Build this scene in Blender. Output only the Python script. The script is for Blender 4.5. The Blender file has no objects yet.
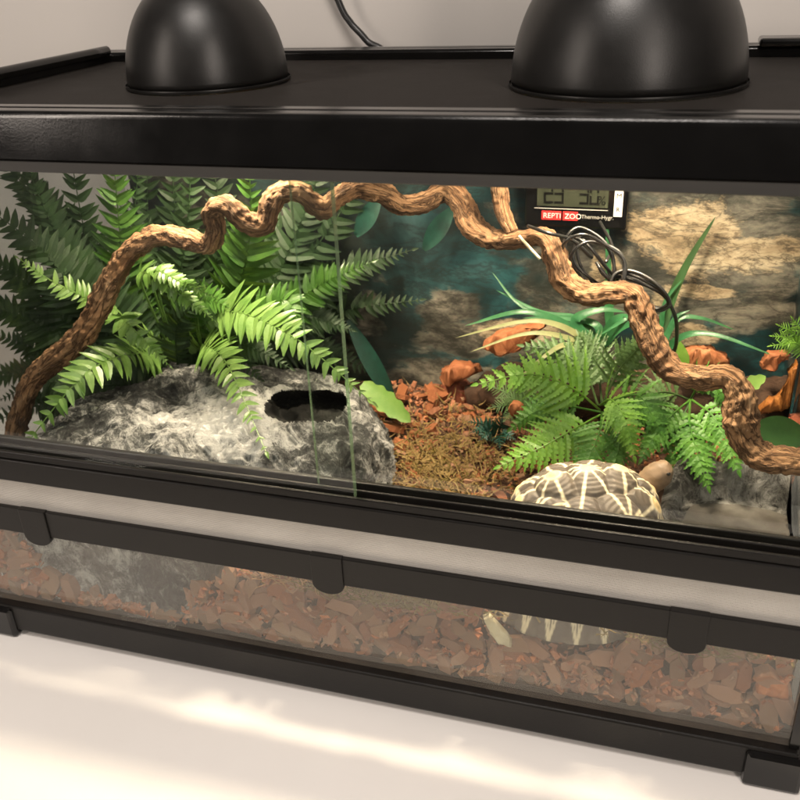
import bpy, bmesh, math, random
from mathutils import Vector, Matrix, noise as mn
R_ = math.radians
sc = bpy.context.scene
C = sc.collection

# ------------------------------------------------------------------ camera
CAM = Vector((0.19665553, -0.43698693, 0.47605798))
RIGHT = Vector((0.95682139, 0.28784185, -0.04049553))
DOWN = Vector((0.09704884, -0.44766156, -0.88892106))
FWD = Vector((-0.27399697, 0.84660864, -0.45626688))
FPX = 897.5
cam_data = bpy.data.cameras.new('camera')
cam = bpy.data.objects.new('camera', cam_data)
C.objects.link(cam)
m = Matrix((RIGHT, -DOWN, -FWD)).transposed().to_4x4()
m.translation = CAM
cam.matrix_world = m
cam_data.sensor_width = 36.0
cam_data.lens = FPX / 800 * 36
cam_data.clip_start = 0.01
cam_data.clip_end = 50
cam_data.dof.use_dof = True
cam_data.dof.focus_distance = 0.60
cam_data.dof.aperture_fstop = 13.0
sc.camera = cam

# ------------------------------------------------------------------ world, light, exposure
w = bpy.data.worlds.new('World')
sc.world = w
w.use_nodes = True
w.node_tree.nodes['Background'].inputs[0].default_value = (1.0, 0.92, 0.85, 1)
w.node_tree.nodes['Background'].inputs[1].default_value = 0.085
sc.view_settings.view_transform = 'Standard'
sc.view_settings.look = 'None'
sc.view_settings.exposure = 0
sc.view_settings.gamma = 1
sc.view_settings.use_curve_mapping = False
sc.cycles.transparent_max_bounces = 24
sc.cycles.max_bounces = 10

def area(name, loc, target, sx, sy, power, col):
    l = bpy.data.lights.new(name, 'AREA')
    l.shape = 'RECTANGLE'; l.size = sx; l.size_y = sy; l.energy = power; l.color = col
    o = bpy.data.objects.new(name, l); C.objects.link(o)
    o.location = loc
    d = Vector(target) - Vector(loc)
    o.rotation_euler = d.to_track_quat('-Z', 'Y').to_euler()
    return o
# ceiling lamp over the front of the table, and two weak floor lamps either side of the viewer
area('ceiling_lamp', (0.05, -0.60, 1.60), (0.05, -0.30, 0), 0.5, 0.35, 16, (1.0, 0.91, 0.83))
area('floor_lamp', (-0.75, -0.75, 0.70), (0, 0.1, 0.4), 0.10, 0.9, 5.0, (1.0, 0.87, 0.76))
area('floor_lamp', (0.75, -0.95, 0.75), (0.1, 0.1, 0.4), 0.13, 1.0, 8.0, (1.0, 0.88, 0.78))

# ------------------------------------------------------------------ helpers
def at(px, py, Y):
    d = RIGHT * ((px - 400) / FPX) + DOWN * ((py - 400) / FPX) + FWD
    return CAM + d * ((Y - CAM.y) / d.y)
def thing(name, label, cat, loc=(0, 0, 0), group=None):
    o = bpy.data.objects.new(name, None); C.objects.link(o)
    o.location = loc; o.empty_display_size = 0.02
    o['label'] = label; o['category'] = cat
    if group: o['group'] = group
    return o
def tag(o, label, cat, group=None, kind=None):
    o['label'] = label; o['category'] = cat
    if group: o['group'] = group
    if kind: o['kind'] = kind
    return o
def link(name, me, mats, parent=None, smooth=False):
    if not isinstance(mats, (list, tuple)): mats = [mats]
    for x in mats: me.materials.append(x)
    if smooth:
        for p in me.polygons: p.use_smooth = True
    o = bpy.data.objects.new(name, me); C.objects.link(o)
    if parent:
        o.parent = parent
        o.matrix_parent_inverse = Matrix.Translation(-Vector(parent.location))
    return o
def obj(name, bm, mats, parent=None, smooth=False, bevel=0):
    me = bpy.data.meshes.new(name)
    bm.normal_update(); bm.to_mesh(me); bm.free()
    o = link(name, me, mats, parent, smooth)
    if bevel:
        b = o.modifiers.new('bevel', 'BEVEL'); b.width = bevel; b.segments = 2; b.limit_method = 'ANGLE'
    return o
def pyobj(name, vs, fs, mats, parent=None, smooth=False, mi=None):
    me = bpy.data.meshes.new(name)
    me.from_pydata([tuple(v) for v in vs], [], fs)
    if mi:
        for p, k in zip(me.polygons, mi): p.material_index = k
    me.update()
    return link(name, me, mats, parent, smooth)
def box(bm, x0, x1, y0, y1, z0, z1, mat=0):
    v = [bm.verts.new(p) for p in ((x0,y0,z0),(x1,y0,z0),(x1,y1,z0),(x0,y1,z0),(x0,y0,z1),(x1,y0,z1),(x1,y1,z1),(x0,y1,z1))]
    for f in ((3,2,1,0),(4,5,6,7),(0,1,5,4),(1,2,6,5),(2,3,7,6),(3,0,4,7)):
        fc = bm.faces.new([v[i] for i in f]); fc.material_index = mat
def spline(pts, n):
    pts = [Vector(p) for p in pts]
    if len(pts) == 2: pts = [pts[0], (pts[0] + pts[1]) / 2, pts[1]]
    P = [2 * pts[0] - pts[1]] + pts + [2 * pts[-1] - pts[-2]]
    out = []; k = len(pts) - 1
    for i in range(n + 1):
        u = i / n * k; j = min(int(u), k - 1); t = u - j
        a, b, c, d = P[j], P[j+1], P[j+2], P[j+3]
        out.append(0.5 * ((2*b) + (c - a)*t + (2*a - 5*b + 4*c - d)*t*t + (3*b - a - 3*c + d)*t*t*t))
    return out
def tube_geo(pts, rad, seg, vs, fs, disp=None, cap=True):
    base = len(vs); n = len(pts); N = None
    for i, p in enumerate(pts):
        T = (pts[min(i+1, n-1)] - pts[max(i-1, 0)]).normalized()
        if N is None:
            N = T.orthogonal().normalized()
        else:
            N = (N - T * N.dot(T)).normalized()
        B = T.cross(N)
        r = rad[i] if isinstance(rad, (list, tuple)) else rad
        for s in range(seg):
            a = 2 * math.pi * s / seg
            d = N * math.cos(a) + B * math.sin(a)
            rr = r
            if disp: rr = r * disp(p + d * r, i, a)
            vs.append(p + d * rr)
    for i in range(n - 1):
        for s in range(seg):
            s2 = (s + 1) % seg
            fs.append((base+i*seg+s, base+i*seg+s2, base+(i+1)*seg+s2, base+(i+1)*seg+s))
    if cap:
        fs.append(tuple(base + s for s in reversed(range(seg))))
        fs.append(tuple(base + (n-1)*seg + s for s in range(seg)))
def tube(name, pts, rad, seg, mat, parent=None, disp=None):
    vs, fs = [], []
    tube_geo(pts, rad, seg, vs, fs, disp)
    return pyobj(name, vs, fs, mat, parent, True)
def grain(o, pts, seg):
    # coordinates that run along a tube, so that fibres follow it
    a_ = o.data.attributes.new('grain', 'FLOAT_VECTOR', 'POINT'); s = 0; out = []
    for i, p in enumerate(pts):
        if i: s += (p - pts[i - 1]).length
        for k in range(seg):
            a = 2 * math.pi * k / seg
            out += [.010 * math.cos(a), .010 * math.sin(a), s * .22]
    a_.data.foreach_set('vector', out)
    return o
def lathe(name, prof, seg, mat, parent, cx, cy):
    vs, fs = [], []
    for r, z in prof:
        for s in range(seg):
            a = 2 * math.pi * s / seg
            vs.append((cx + r * math.cos(a), cy + r * math.sin(a), z))
    for i in range(len(prof) - 1):
        for s in range(seg):
            s2 = (s + 1) % seg
            fs.append((i*seg+s, i*seg+s2, (i+1)*seg+s2, (i+1)*seg+s))
    return pyobj(name, vs, fs, mat, parent, True)
def fbm(p, o=4): return mn.fractal(Vector(p), 1.0, 2.0, o)

# ------------------------------------------------------------------ materials
class NT:
    def __init__(s, name):
        s.m = bpy.data.materials.new(name); s.m.use_nodes = True
        s.t = s.m.node_tree; s.n = s.t.nodes; s.n.clear()
        s.out = s.n.new('ShaderNodeOutputMaterial')
    def add(s, typ, ins=None, **kw):
        x = s.n.new('ShaderNode' + typ)
        for k, v in kw.items(): setattr(x, k, v)
        for k, v in (ins or {}).items():
            if isinstance(v, bpy.types.NodeSocket): s.t.links.new(v, x.inputs[k])
            else: x.inputs[k].default_value = v
        return x
    def l(s, a, b): s.t.links.new(a, b)
    def pos(s): return s.add('NewGeometry').outputs['Position']
    def coord(s): return s.add('TexCoord').outputs['Object']
    def mapped(s, scale, v=None, rot=(0,0,0)):
        return s.add('Mapping', {'Vector': v or s.coord(), 'Scale': scale, 'Rotation': rot}).outputs[0]
    def noise(s, scale, detail=5, rough=.6, dist=0, v=None):
        return s.add('TexNoise', {'Vector': v or s.coord(), 'Scale': scale, 'Detail': detail, 'Roughness': rough, 'Distortion': dist}).outputs[0]
    def ramp(s, fac, stops):
        x = s.add('ValToRGB', {'Fac': fac}); e = x.color_ramp.elements
        while len(e) > 1: e.remove(e[-1])
        for i, (p, c) in enumerate(stops):
            k = e[0] if i == 0 else e.new(p)
            k.position = p; k.color = (c, c, c, 1) if isinstance(c, (int, float)) else (*c, 1)
        return x.outputs[0]
    def mix(s, fac, a, b, mode='MIX'):
        x = s.n.new('ShaderNodeMix'); x.data_type = 'RGBA'; x.blend_type = mode
        for k, v in ((0, fac), (6, a), (7, b)):
            if isinstance(v, bpy.types.NodeSocket): s.t.links.new(v, x.inputs[k])
            else: x.inputs[k].default_value = v if k == 0 else (*v, 1) if len(v) == 3 else v
        return x.outputs[2]
    def math(s, op, a, b=0.0):
        x = s.n.new('ShaderNodeMath'); x.operation = op
        for k, v in ((0, a), (1, b)):
            if isinstance(v, bpy.types.NodeSocket): s.t.links.new(v, x.inputs[k])
            else: x.inputs[k].default_value = v
        return x.outputs[0]
    def bump(s, h, dist=.001, strength=1.0):
        return s.add('Bump', {'Height': h, 'Distance': dist, 'Strength': strength}).outputs[0]
    def bsdf(s, **kw):
        names = {'col': 'Base Color', 'rough': 'Roughness', 'normal': 'Normal', 'spec': 'Specular IOR Level', 'metal': 'Metallic', 'sub': 'Subsurface Weight', 'coat': 'Coat Weight'}
        ins = {}
        for k, v in kw.items():
            if k == 'col' and not isinstance(v, bpy.types.NodeSocket): v = (*v, 1)
            ins[names[k]] = v
        return s.add('BsdfPrincipled', ins).outputs[0]
    def done(s, sh):
        s.t.links.new(sh, s.out.inputs[0]); return s.m

def mat_plastic(name, col, rough=.35, spec=.5, grain=0.0004, gs=900):
    t = NT(name)
    n = t.noise(gs, 3)
    b = t.noise(25, 4)
    c = t.mix(t.ramp(b, [(.35, 0), (.7, .25)]), col, tuple(min(1, x * 1.5 + .006) for x in col))
    r = t.math('ADD', t.math('MULTIPLY', b, .25), rough - .12)
    return t.done(t.bsdf(col=c, rough=r, spec=spec, normal=t.bump(n, grain, .25)))

def mat_leaf(name, c1, c2, rough=.38, trans=.3, scale=90):
    t = NT(name)
    n = t.noise(scale, 4)
    rnd = t.add('ObjectInfo').outputs['Random']
    c = t.mix(t.ramp(n, [(.3, 0), (.7, 1)]), c1, c2)
    c = t.mix(t.math('MULTIPLY', rnd, .35), c, tuple(x * .55 for x in c1))
    s = t.bsdf(col=c, rough=rough, spec=.45, normal=t.bump(t.noise(500, 3), .0006, .35))
    tr = t.add('BsdfTranslucent', {'Color': t.mix(.5, c, (.25, .42, .04))}).outputs[0]
    return t.done(t.add('MixShader', {0: trans, 1: s, 2: tr}).outputs[0])

M = {}
M['black'] = mat_plastic('black frame plastic', (.0025, .0023, .0021), .16, .5, .00012)
M['black_matt'] = mat_plastic('matt black plastic', (.004, .0036, .0033), .14, .5, .0001)
M['sill'] = mat_plastic('dusty black plastic', (.0060, .0051, .0044), .36, .28)
M['shade'] = mat_plastic('black lamp enamel', (.006, .0055, .005), .36, .45, .0002, 1500)
M['rubber'] = mat_plastic('black cable rubber', (.010, .010, .010), .3, .6)
def mat_paint(name, col, var=.05, rough=.6):
    t = NT(name)
    n = t.noise(3.0, 6)
    c = t.mix(t.ramp(n, [(.3, 0), (.7, 1)]), tuple(x * (1 - var) for x in col), col)
    return t.done(t.bsdf(col=c, rough=rough, spec=.3, normal=t.bump(t.noise(260, 4), .0004, .25)))
M['wall'] = mat_paint('warm grey wall paint', (.56, .53, .50), .05, .8)
t = NT('white laminate')
n = t.noise(2.2, 6); n2 = t.noise(60, 5, .7, 0, t.mapped((1, 6, 1)))
c = t.mix(t.ramp(n, [(.3, 0), (.7, 1)]), (.76, .73, .70), (.82, .795, .77))
c = t.mix(t.ramp(n2, [(.62, 0), (.8, .10)]), c, (.55, .52, .48))
sc_ = t.ramp(t.noise(30, 8, .75, 1.2, t.mapped((1, .35, 1), None, (0, 0, .5))), [(.66, 0), (.70, .07)])
c = t.mix(sc_, c, (.45, .42, .38))
M['table'] = t.done(t.bsdf(col=c, rough=t.math('ADD', t.math('MULTIPLY', n, .2), .32), spec=.35, normal=t.bump(t.noise(180, 4), .0002, .3)))

def mat_glass(name, dust=.03, tint=(.97, .99, .975)):
    t = NT(name)
    tr = t.add('BsdfTransparent', {'Color': (*tint, 1)}).outputs[0]
    gl = t.add('BsdfGlossy', {'Color': (1, 1, 1, 1), 'Roughness': .015}).outputs[0]
    ior = t.math('ADD', 1.45, t.math('MULTIPLY', t.add('NewGeometry').outputs['Backfacing'], 1 / 1.45 - 1.45))
    g = t.add('MixShader', {0: t.add('Fresnel', {'IOR': ior}).outputs[0], 1: tr, 2: gl}).outputs[0]
    d = t.add('BsdfDiffuse', {'Color': (.74, .64, .54, 1)}).outputs[0]
    n = t.noise(14, 6, .65)
    s = t.noise(400, 2)
    f = t.math('MULTIPLY', t.ramp(n, [(.3, .5), (.75, 1.4)]), dust)
    f = t.math('ADD', f, t.ramp(s, [(.72, 0), (.78, dust * 1.5)]))
    return t.done(t.add('MixShader', {0: f, 1: g, 2: d}).outputs[0])
M['glass'] = mat_glass('clean glass', .0)
M['glass_low'] = mat_glass('dusty front glass', .050)
M['glass_side'] = mat_glass('shade tinted side glass', .0, (.80, .80, .79))  # grey tint added to shade the wall seen through this pane
t = NT('green glass edge')
M['glass_edge'] = t.done(t.add('MixShader', {0: .50, 1: t.bsdf(col=(.20, .30, .18), rough=.2, spec=.6),
                     2: t.add('BsdfTransparent', {'Color': (.55, .75, .58, 1)}).outputs[0]}).outputs[0])
M['screen'] = mat_plastic('black wire', (.020, .017, .015), .5, .3)
t = NT('grey vent wire')
n = t.noise(8, 5)
c = t.mix(t.ramp(n, [(.3, 0), (.7, 1)]), (.44, .415, .38), (.58, .555, .515))
M['vent'] = t.done(t.bsdf(col=c, rough=.5, spec=.5, metal=.2))
t = NT('aluminium reflector'); M['alu'] = t.done(t.bsdf(col=(.85, .84, .82), rough=.3, metal=1.0, normal=t.bump(t.noise(300, 3), .0003, .3)))
def mat_emit(name, col, s):
    t = NT(name); return t.done(t.add('Emission', {'Color': (*col, 1), 'Strength': s}).outputs[0])
M['bulb'] = mat_emit('lit bulb', (1, .8, .55), 12)
# bark of the vine
t = NT('vine bark')
gv = t.add('Attribute', attribute_name='grain').outputs['Vector']
n = t.noise(230, 8, .70, .6, gv); n2 = t.noise(38, 6, .65); n3 = t.noise(420, 6, .7)
fl = t.noise(120, 6, .62, 1.2, gv)
crk = t.ramp(t.math('ABSOLUTE', t.math('SUBTRACT', fl, .5)), [(0, 1), (.018, .7), (.05, 0)])
c = t.mix(t.ramp(n2, [(.3, 0), (.7, 1)]), (.20, .098, .046), (.40, .235, .125))
c = t.mix(t.ramp(n, [(.36, .55), (.48, 0)]), c, (.06, .03, .016))
c = t.mix(t.ramp(n, [(.56, 0), (.72, .75)]), c, (.58, .40, .245))
c = t.mix(t.math('MULTIPLY', crk, .8), c, (.040, .020, .011))
c = t.mix(t.ramp(n3, [(.60, 0), (.75, .5)]), c, (.62, .50, .36))
hh = t.math('SUBTRACT', t.math('ADD', n, t.math('MULTIPLY', n3, .35)), t.math('MULTIPLY', crk, .45))
M['bark'] = t.done(t.bsdf(col=c, rough=.8, spec=.2, normal=t.bump(hh, .0035, .9)))
# grey resin rock with dry brushed pale ridges
def mat_rock(name, stops, sc1=1.0, shift=.5, lamp_pool=None):
    t = NT(name)
    v = t.mapped((1, 1, .7))
    big = t.noise(11 * sc1, 5, .6, .3, v)
    a = t.noise(34 * sc1, 11, .74, 2.2, v)
    b = t.noise(75 * sc1, 8, .72, 1.6, v)
    rd = t.ramp(t.math('ABSOLUTE', t.math('SUBTRACT', b, .5)), [(0, 1), (.03, .55), (.075, 0)])
    f = t.math('ADD', a, t.math('MULTIPLY', t.math('SUBTRACT', big, .5), shift))
    f = t.math('ADD', f, t.math('MULTIPLY', rd, .10))
    if lamp_pool:   # pool of lamp light painted pale on the top
        d = t.add('VectorMath', {0: t.coord(), 1: lamp_pool}, operation='DISTANCE').outputs['Value']
        k = t.ramp(t.math('ADD', t.math('MULTIPLY', d, 9.0), t.math('SUBTRACT', big, .5)), [(.15, 1), (.78, 0)])
        f = t.math('ADD', f, t.math('SUBTRACT', t.math('MULTIPLY', k, .26), .075))
    c = t.ramp(f, stops)
    h = t.math('ADD', f, t.math('MULTIPLY', rd, .3))
    return t.done(t.bsdf(col=c, rough=.6, spec=.3, normal=t.bump(h, .006, .8)))
M['rock'] = mat_rock('grey resin rock', [(.36, (.010, .0105, .011)), (.47, (.050, .052, .050)), (.54, (.18, .182, .175)), (.62, (.48, .475, .46)), (.72, (.68, .675, .65))], 1.0, .75, (-.105, .080, .155))
M['rock_dish'] = mat_rock('grey resin dish', [(.34, (.014, .014, .013)), (.45, (.075, .072, .066)), (.54, (.22, .215, .20)), (.66, (.44, .43, .41))], 1.2, .5)
t = NT('cave dark'); M['dark'] = t.done(t.bsdf(col=t.mix(t.noise(80), (.006, .006, .006), (.02, .02, .018)), rough=.9, spec=.1))  # near-black colour stands in for the shade inside the hole
t = NT('dish floor'); n = t.noise(40, 6)
M['dish_floor'] = t.done(t.bsdf(col=t.mix(t.ramp(n, [(.3, 0), (.7, 1)]), (.055, .049, .042), (.15, .14, .125)), rough=.35, spec=.5, normal=t.bump(t.noise(120, 5), .001, .5)))
# bark chips, several tones
def mat_chip(name, a, b, rough=.75):
    t = NT(name)
    n = t.noise(90, 7, .7, .5, t.mapped((1, 3, 1)))
    rnd = t.add('ObjectInfo').outputs['Random']
    c = t.mix(t.ramp(n, [(.32, 0), (.7, 1)]), a, b)
    c = t.mix(t.math('MULTIPLY', rnd, .5), c, tuple(x * .45 for x in a))
    return t.done(t.bsdf(col=c, rough=rough, spec=.25, normal=t.bump(n, .002, .7)))
M['chip'] = [mat_chip('red brown bark', (.20, .075, .040), (.44, .19, .10)), mat_chip('dull brown bark', (.20, .10, .055), (.44, .26, .155)),
             mat_chip('orange bark', (.27, .08, .03), (.50, .20, .085)), mat_chip('pinkish bark', (.30, .14, .08), (.54, .32, .21))]
M['bed'] = mat_chip('bark mulch', (.05, .024, .014), (.15, .075, .042))
M['pale_wood'] = mat_chip('pale wood', (.60, .50, .30), (.80, .74, .55))
M['orange_wood'] = mat_chip('bright orange bark', (.27, .075, .026), (.52, .22, .10), .65)
M['red_wood'] = mat_chip('dark red bark', (.16, .04, .02), (.30, .09, .045), .6)
M['log'] = mat_chip('dark cork', (.022, .012, .008), (.085, .045, .026), .8)
M['amber_wood'] = mat_chip('amber bark', (.36, .11, .022), (.52, .23, .055), .55)
M['moss'] = mat_leaf('dry olive moss', (.17, .105, .036), (.30, .20, .07), .8, .2, 40)
M['straw'] = mat_leaf('orange dry fibre', (.42, .20, .09), (.55, .30, .15), .8, .2, 40)
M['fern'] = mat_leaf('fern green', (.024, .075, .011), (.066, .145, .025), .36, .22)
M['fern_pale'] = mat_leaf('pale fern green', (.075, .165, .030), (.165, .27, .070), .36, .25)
M['fern_shade'] = mat_leaf('shaded fern green', (.006, .020, .004), (.015, .044, .009), .62, .15)  # shaded copy of the fern green, shadow among the fronds painted in
M['lace'] = mat_leaf('lace fern green', (.035, .13, .014), (.10, .25, .032), .42, .2)
M['lace_pale'] = mat_leaf('bright lace fern', (.10, .25, .022), (.20, .38, .05), .42, .25)
M['lace_grey'] = mat_leaf('dull lace fern', (.05, .11, .03), (.11, .19, .065), .5, .2)
M['teal'] = mat_leaf('teal plastic leaf', (.002, .022, .016), (.006, .060, .040), .5, .12)
M['blade'] = mat_leaf('green blade', (.016, .10, .035), (.05, .19, .07), .35, .2)
M['blade_dry'] = mat_leaf('dry blade', (.22, .24, .10), (.34, .34, .16), .5, .25)
M['lobe'] = mat_leaf('yellow green leaf', (.12, .27, .03), (.22, .37, .07), .4, .3)
M['broad'] = mat_leaf('dark broad leaf', (.010, .05, .010), (.024, .09, .018), .65, .2)

# ------------------------------------------------------------------ setting: table and wall
bm = bmesh.new(); box(bm, -1.3, 1.3, -.27, .33, -.034, -.004)
o = obj('table', bm, M['table'], bevel=.003); o['kind'] = 'structure'
bm = bmesh.new(); box(bm, -3, 3, -3, .334, -.80, -.75)
o = obj('floor', bm, mat_paint('dark floor boards', (.05, .04, .032), .3, .6)); o['kind'] = 'structure'
bm = bmesh.new(); box(bm, -2.2, 2.2, .335, .40, -.7, 1.7)
o = obj('wall', bm, M['wall']); o['kind'] = 'structure'

# ------------------------------------------------------------------ terrarium
W2, D, H = .30, .295, .40
tank = thing('terrarium', 'glass terrarium with black plastic frame standing on the white table', 'terrarium', (0, .147, -.004))
bm = bmesh.new()
box(bm, -.3005, .3005, -.004, .014, .002, .0265); box(bm, -.3005, .3005, .281, D+.002, .002, .0265)
box(bm, -.3005, -.284, .0145, .2805, .002, .0265); box(bm, .284, .3005, .0145, .2805, .002, .0265)
box(bm, -.2835, .2835, .0145, .2805, .004, .010)
obj('base_frame', bm, M['sill'], tank, bevel=.0015)
for sx_ in (-1, 1):
    for y0, y1 in ((-.0075, .03), (.265, D + .004)):
        bm = bmesh.new()
        x0, x1 = sorted((sx_ * .270, sx_ * .3045))
        box(bm, x0, x1, y0, y1, -.004, .0245)
        obj('foot', bm, M['black_matt'], tank, bevel=.003)
for sx_ in (-1, 1):
    for y0, y1 in ((.0005, .010),):
        bm = bmesh.new()
        x0, x1 = sorted((sx_ * .2945, sx_ * .3000))
        box(bm, x0, x1, y0, y1, .027, .3655)
        obj('corner_post', bm, M['black'], tank)
def pane(name, x0, x1, y0, y1, z0, z1, mt, edge=True):
    bm = bmesh.new(); box(bm, x0, x1, y0, y1, z0, z1)
    bm.faces.ensure_lookup_table()
    if edge:
        dims = (x1-x0, y1-y0, z1-z0); thin = dims.index(min(dims))
        for f in bm.faces:
            f.normal_update()
            if abs(f.normal.x) > .5 and thin != 0: f.material_index = 1
    return obj(name, bm, [mt, M['glass_edge']], tank)
pane('front_glass', -.2943, .2943, .0025, .0065, .027, .1055, M['glass_low'], False)
pane('side_glass', -.2995, -.2955, .0105, .2835, .027, .365, M['glass_side'])
pane('side_glass', .2955, .2995, .0105, .2835, .027, .365, M['glass'])
pane('back_glass', -.2943, .2943, .2895, .2935, .027, .365, M['glass'], False)
pane('sliding_door', -.294, .0215, .0020, .0074, .1655, .370, M['glass'])
pane('sliding_door', -.006, .294, .0105, .0135, .1655, .370, M['glass'])
# sill with door tracks
bm = bmesh.new()
box(bm, -.2985, .2985, -.0020, .0180, .1445, .1625)
box(bm, -.2985, .2985, -.0012, .0014, .1630, .1690)
box(bm, -.2985, .2985, .0078, .0099, .1630, .1690)
box(bm, -.2985, .2985, .0142, .0178, .1630, .1705)
obj('door_sill', bm, M['sill'], tank, bevel=.0010)
def wires(x0, x1, a0, a1, pitch, wd, c0, axis):
    # a woven sheet of square wires; axis 'y' lies flat, axis 'z' stands upright
    bm = bmesh.new()
    n = int((x1 - x0) / pitch)
    for i in range(n + 1):
        x = x0 + i * pitch
        if axis == 'y': box(bm, x, x + wd, a0, a1, c0, c0 + wd)
        else: box(bm, x, x + wd, c0, c0 + wd, a0, a1)
    n = int((a1 - a0) / pitch)
    for i in range(n + 1):
        a = a0 + i * pitch
        if axis == 'y': box(bm, x0, x1, a, a + wd, c0 + wd * .55, c0 + wd * 1.55)
        else: box(bm, x0, x1, c0 - wd * .55, c0 + wd * .45, a, a + wd)
    return bm
bm = wires(-.297, .297, .119, .145, .00105, .00084, .0035, 'z')
obj('vent_mesh', bm, M['vent'], tank)
bm = bmesh.new(); box(bm, -.2985, .2985, -.0015, .0022, .0985, .1205)
strip = obj('vent_rail', bm, M['sill'], tank, bevel=.0008)
for k in (-1, 0, 1):
    bm = bmesh.new(); n = 14; w_ = .0112; zc = .0995
    prof = [(w_, .1212), (-w_, .1212)] + [(-w_ * math.cos(math.pi * i / n), zc - .009 * math.sin(math.pi * i / n) ** .8) for i in range(n + 1)]
    f = [bm.verts.new((k * .2272 + a, -.0028, b)) for a, b in prof]; bk = [bm.verts.new((k * .2272 + a, .0018, b)) for a, b in prof]
    bm.faces.new(f); bm.faces.new(bk[::-1])
    for i in range(len(prof)):
        j = (i + 1) % len(prof); bm.faces.new((f[j], f[i], bk[i], bk[j]))
    c_ = obj('clip', bm, M['sill'], strip, bevel=.0006)
    c_.matrix_parent_inverse = Matrix.Identity(4)
    strip_fix = c_
    c_.matrix_parent_inverse = Matrix.Translation(Vector((0, 0, 0)))
# top frame: profile swept round the four sides
prof = [(-.0012, .3660), (-.0052, .3725), (-.0052, .3975), (-.0036, .4000), (.0060, .4000), (.0075, .3975), (.0075, .3905), (.0225, .3895), (.0225, .3660), (.0200, .3650), (-.0010, .3650)]
def sweep_frame(name, prof, x0, x1, y0, y1, mt, parent):
    vs, fs = [], []; n = len(prof)
    for cx, cy, sx_, sy_ in ((x0, y0, 1, 1), (x1, y0, -1, 1), (x1, y1, -1, -1), (x0, y1, 1, -1)):
        for d, z in prof: vs.append((cx + sx_ * d, cy + sy_ * d, z))
    for k in range(4):
        k2 = (k + 1) % 4
        for i in range(n):
            j = (i + 1) % n
            fs.append((k*n+i, k2*n+i, k2*n+j, k*n+j))
    return pyobj(name, vs, fs, mt, parent)
o = sweep_frame('top_frame', prof, -.3, .3, 0, D, M['black'], tank)
b = o.modifiers.new('bevel', 'BEVEL'); b.width = .0012; b.segments = 3; b.limit_method = 'ANGLE'
# lifting screen frame sitting in the recess, and the mesh in it
sp = [(.0085, .3912), (.0085, .3985), (.0100, .4000), (.0180, .4000), (.0200, .3980), (.0200, .3912)]
o = sweep_frame('screen_frame', sp, -.3, .3, 0, D, M['black_matt'], tank)
b = o.modifiers.new('bevel', 'BEVEL'); b.width = .0006; b.segments = 2; b.limit_method = 'ANGLE'
bm = wires(-.2795, .2795, .0205, .2745, .0019, .00055, .3918, 'y')
obj('screen_mesh', bm, M['screen'], tank)
vs, fs = [], []
tube_geo(spline([(-.2745, .032, .4025), (-.2745, .14, .4025), (-.2745, .262, .4025)], 12), .0042, 12, vs, fs)
pyobj('screen_bar', vs, fs, M['black_matt'], tank, True)
for x0, x1, y0, y1 in ((-.298, -.262, .050, .078), (.240, .294, .262, .284)):
    bm = bmesh.new(); box(bm, x0, x1, y0, y1, .4004, .4060)
    obj('screen_latch', bm, M['black'], tank, bevel=.002)

# ------------------------------------------------------------------ dome lamps
def dome(cx, cy, r, h, z0, label, power, lz):
    t_ = thing('dome_lamp', label, 'lamp', (cx, cy, z0), 'dome lamps on the screen top')
    n = 26; out = []; rim = .004
    for i in range(n + 1):
        a = math.pi / 2 * (i / n) * .86
        out.append((r * math.cos(a) ** .92, z0 + rim + h * math.sin(a)))
    inn = [(x - .0015, z - .0012) for x, z in out]
    neck_r, neck_z = out[-1]
    lathe('shade', [(r + .0012, z0 + rim), (r + .0016, z0 + rim - .0016), (r - .0006, z0 + rim - .0039), (r - .0022, z0 + rim - .001)][::-1][::-1] + out, 96, M['shade'], t_, cx, cy)
    lathe('reflector', inn, 64, M['alu'], t_, cx, cy)
    lathe('socket', [(neck_r + .001, neck_z - .004), (neck_r + .003, neck_z + .002), (neck_r + .003, neck_z + .03), (neck_r - .004, neck_z + .036), (.006, neck_z + .037), (.006, neck_z + .05), (.0005, neck_z + .05)], 48, M['shade'], t_, cx, cy)
    zb = z0 + lz + .0245
    lathe('bulb', [(.0005, zb - .022), (.010, zb - .020), (.015, zb - .014), (.017, zb - .006), (.015, zb + .002), (.010, zb + .006), (.008, zb + .009)], 32, M['bulb'], t_, cx, cy)
    l = bpy.data.lights.new('lamp_light', 'POINT'); l.energy = power; l.color = (1, .80, .58); l.shadow_soft_size = .024
    lo = bpy.data.objects.new('lamp_light', l); C.objects.link(lo); lo.location = (cx, cy, z0 + lz)
    lo.parent = t_; lo.matrix_parent_inverse = Matrix.Translation(-Vector((cx, cy, z0)))
    return t_
dome(-.1215, .150, .0548, .068, .3914, 'smaller black dome lamp with narrow tapering top', 26, .036)
dome(.160, .148, .0690, .080, .3914, 'larger black dome lamp with broad bell shade', 25, .044)
# power cord behind the tank
o = tube('power_cord', spline([(-.115, .312, .62), (-.108, .316, .50), at(338, 0, .318), at(350, 22, .318), at(366, 40, .316), (-.035, .312, .37), (-.02, .314, .2), (-.03, .316, .02), (-.10, .318, .0005), (-.3, .318, .0005)], 90), .0028, 10, M['rubber'])
tag(o, 'black power cord hanging down the wall behind the tank', 'cord')

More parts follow.
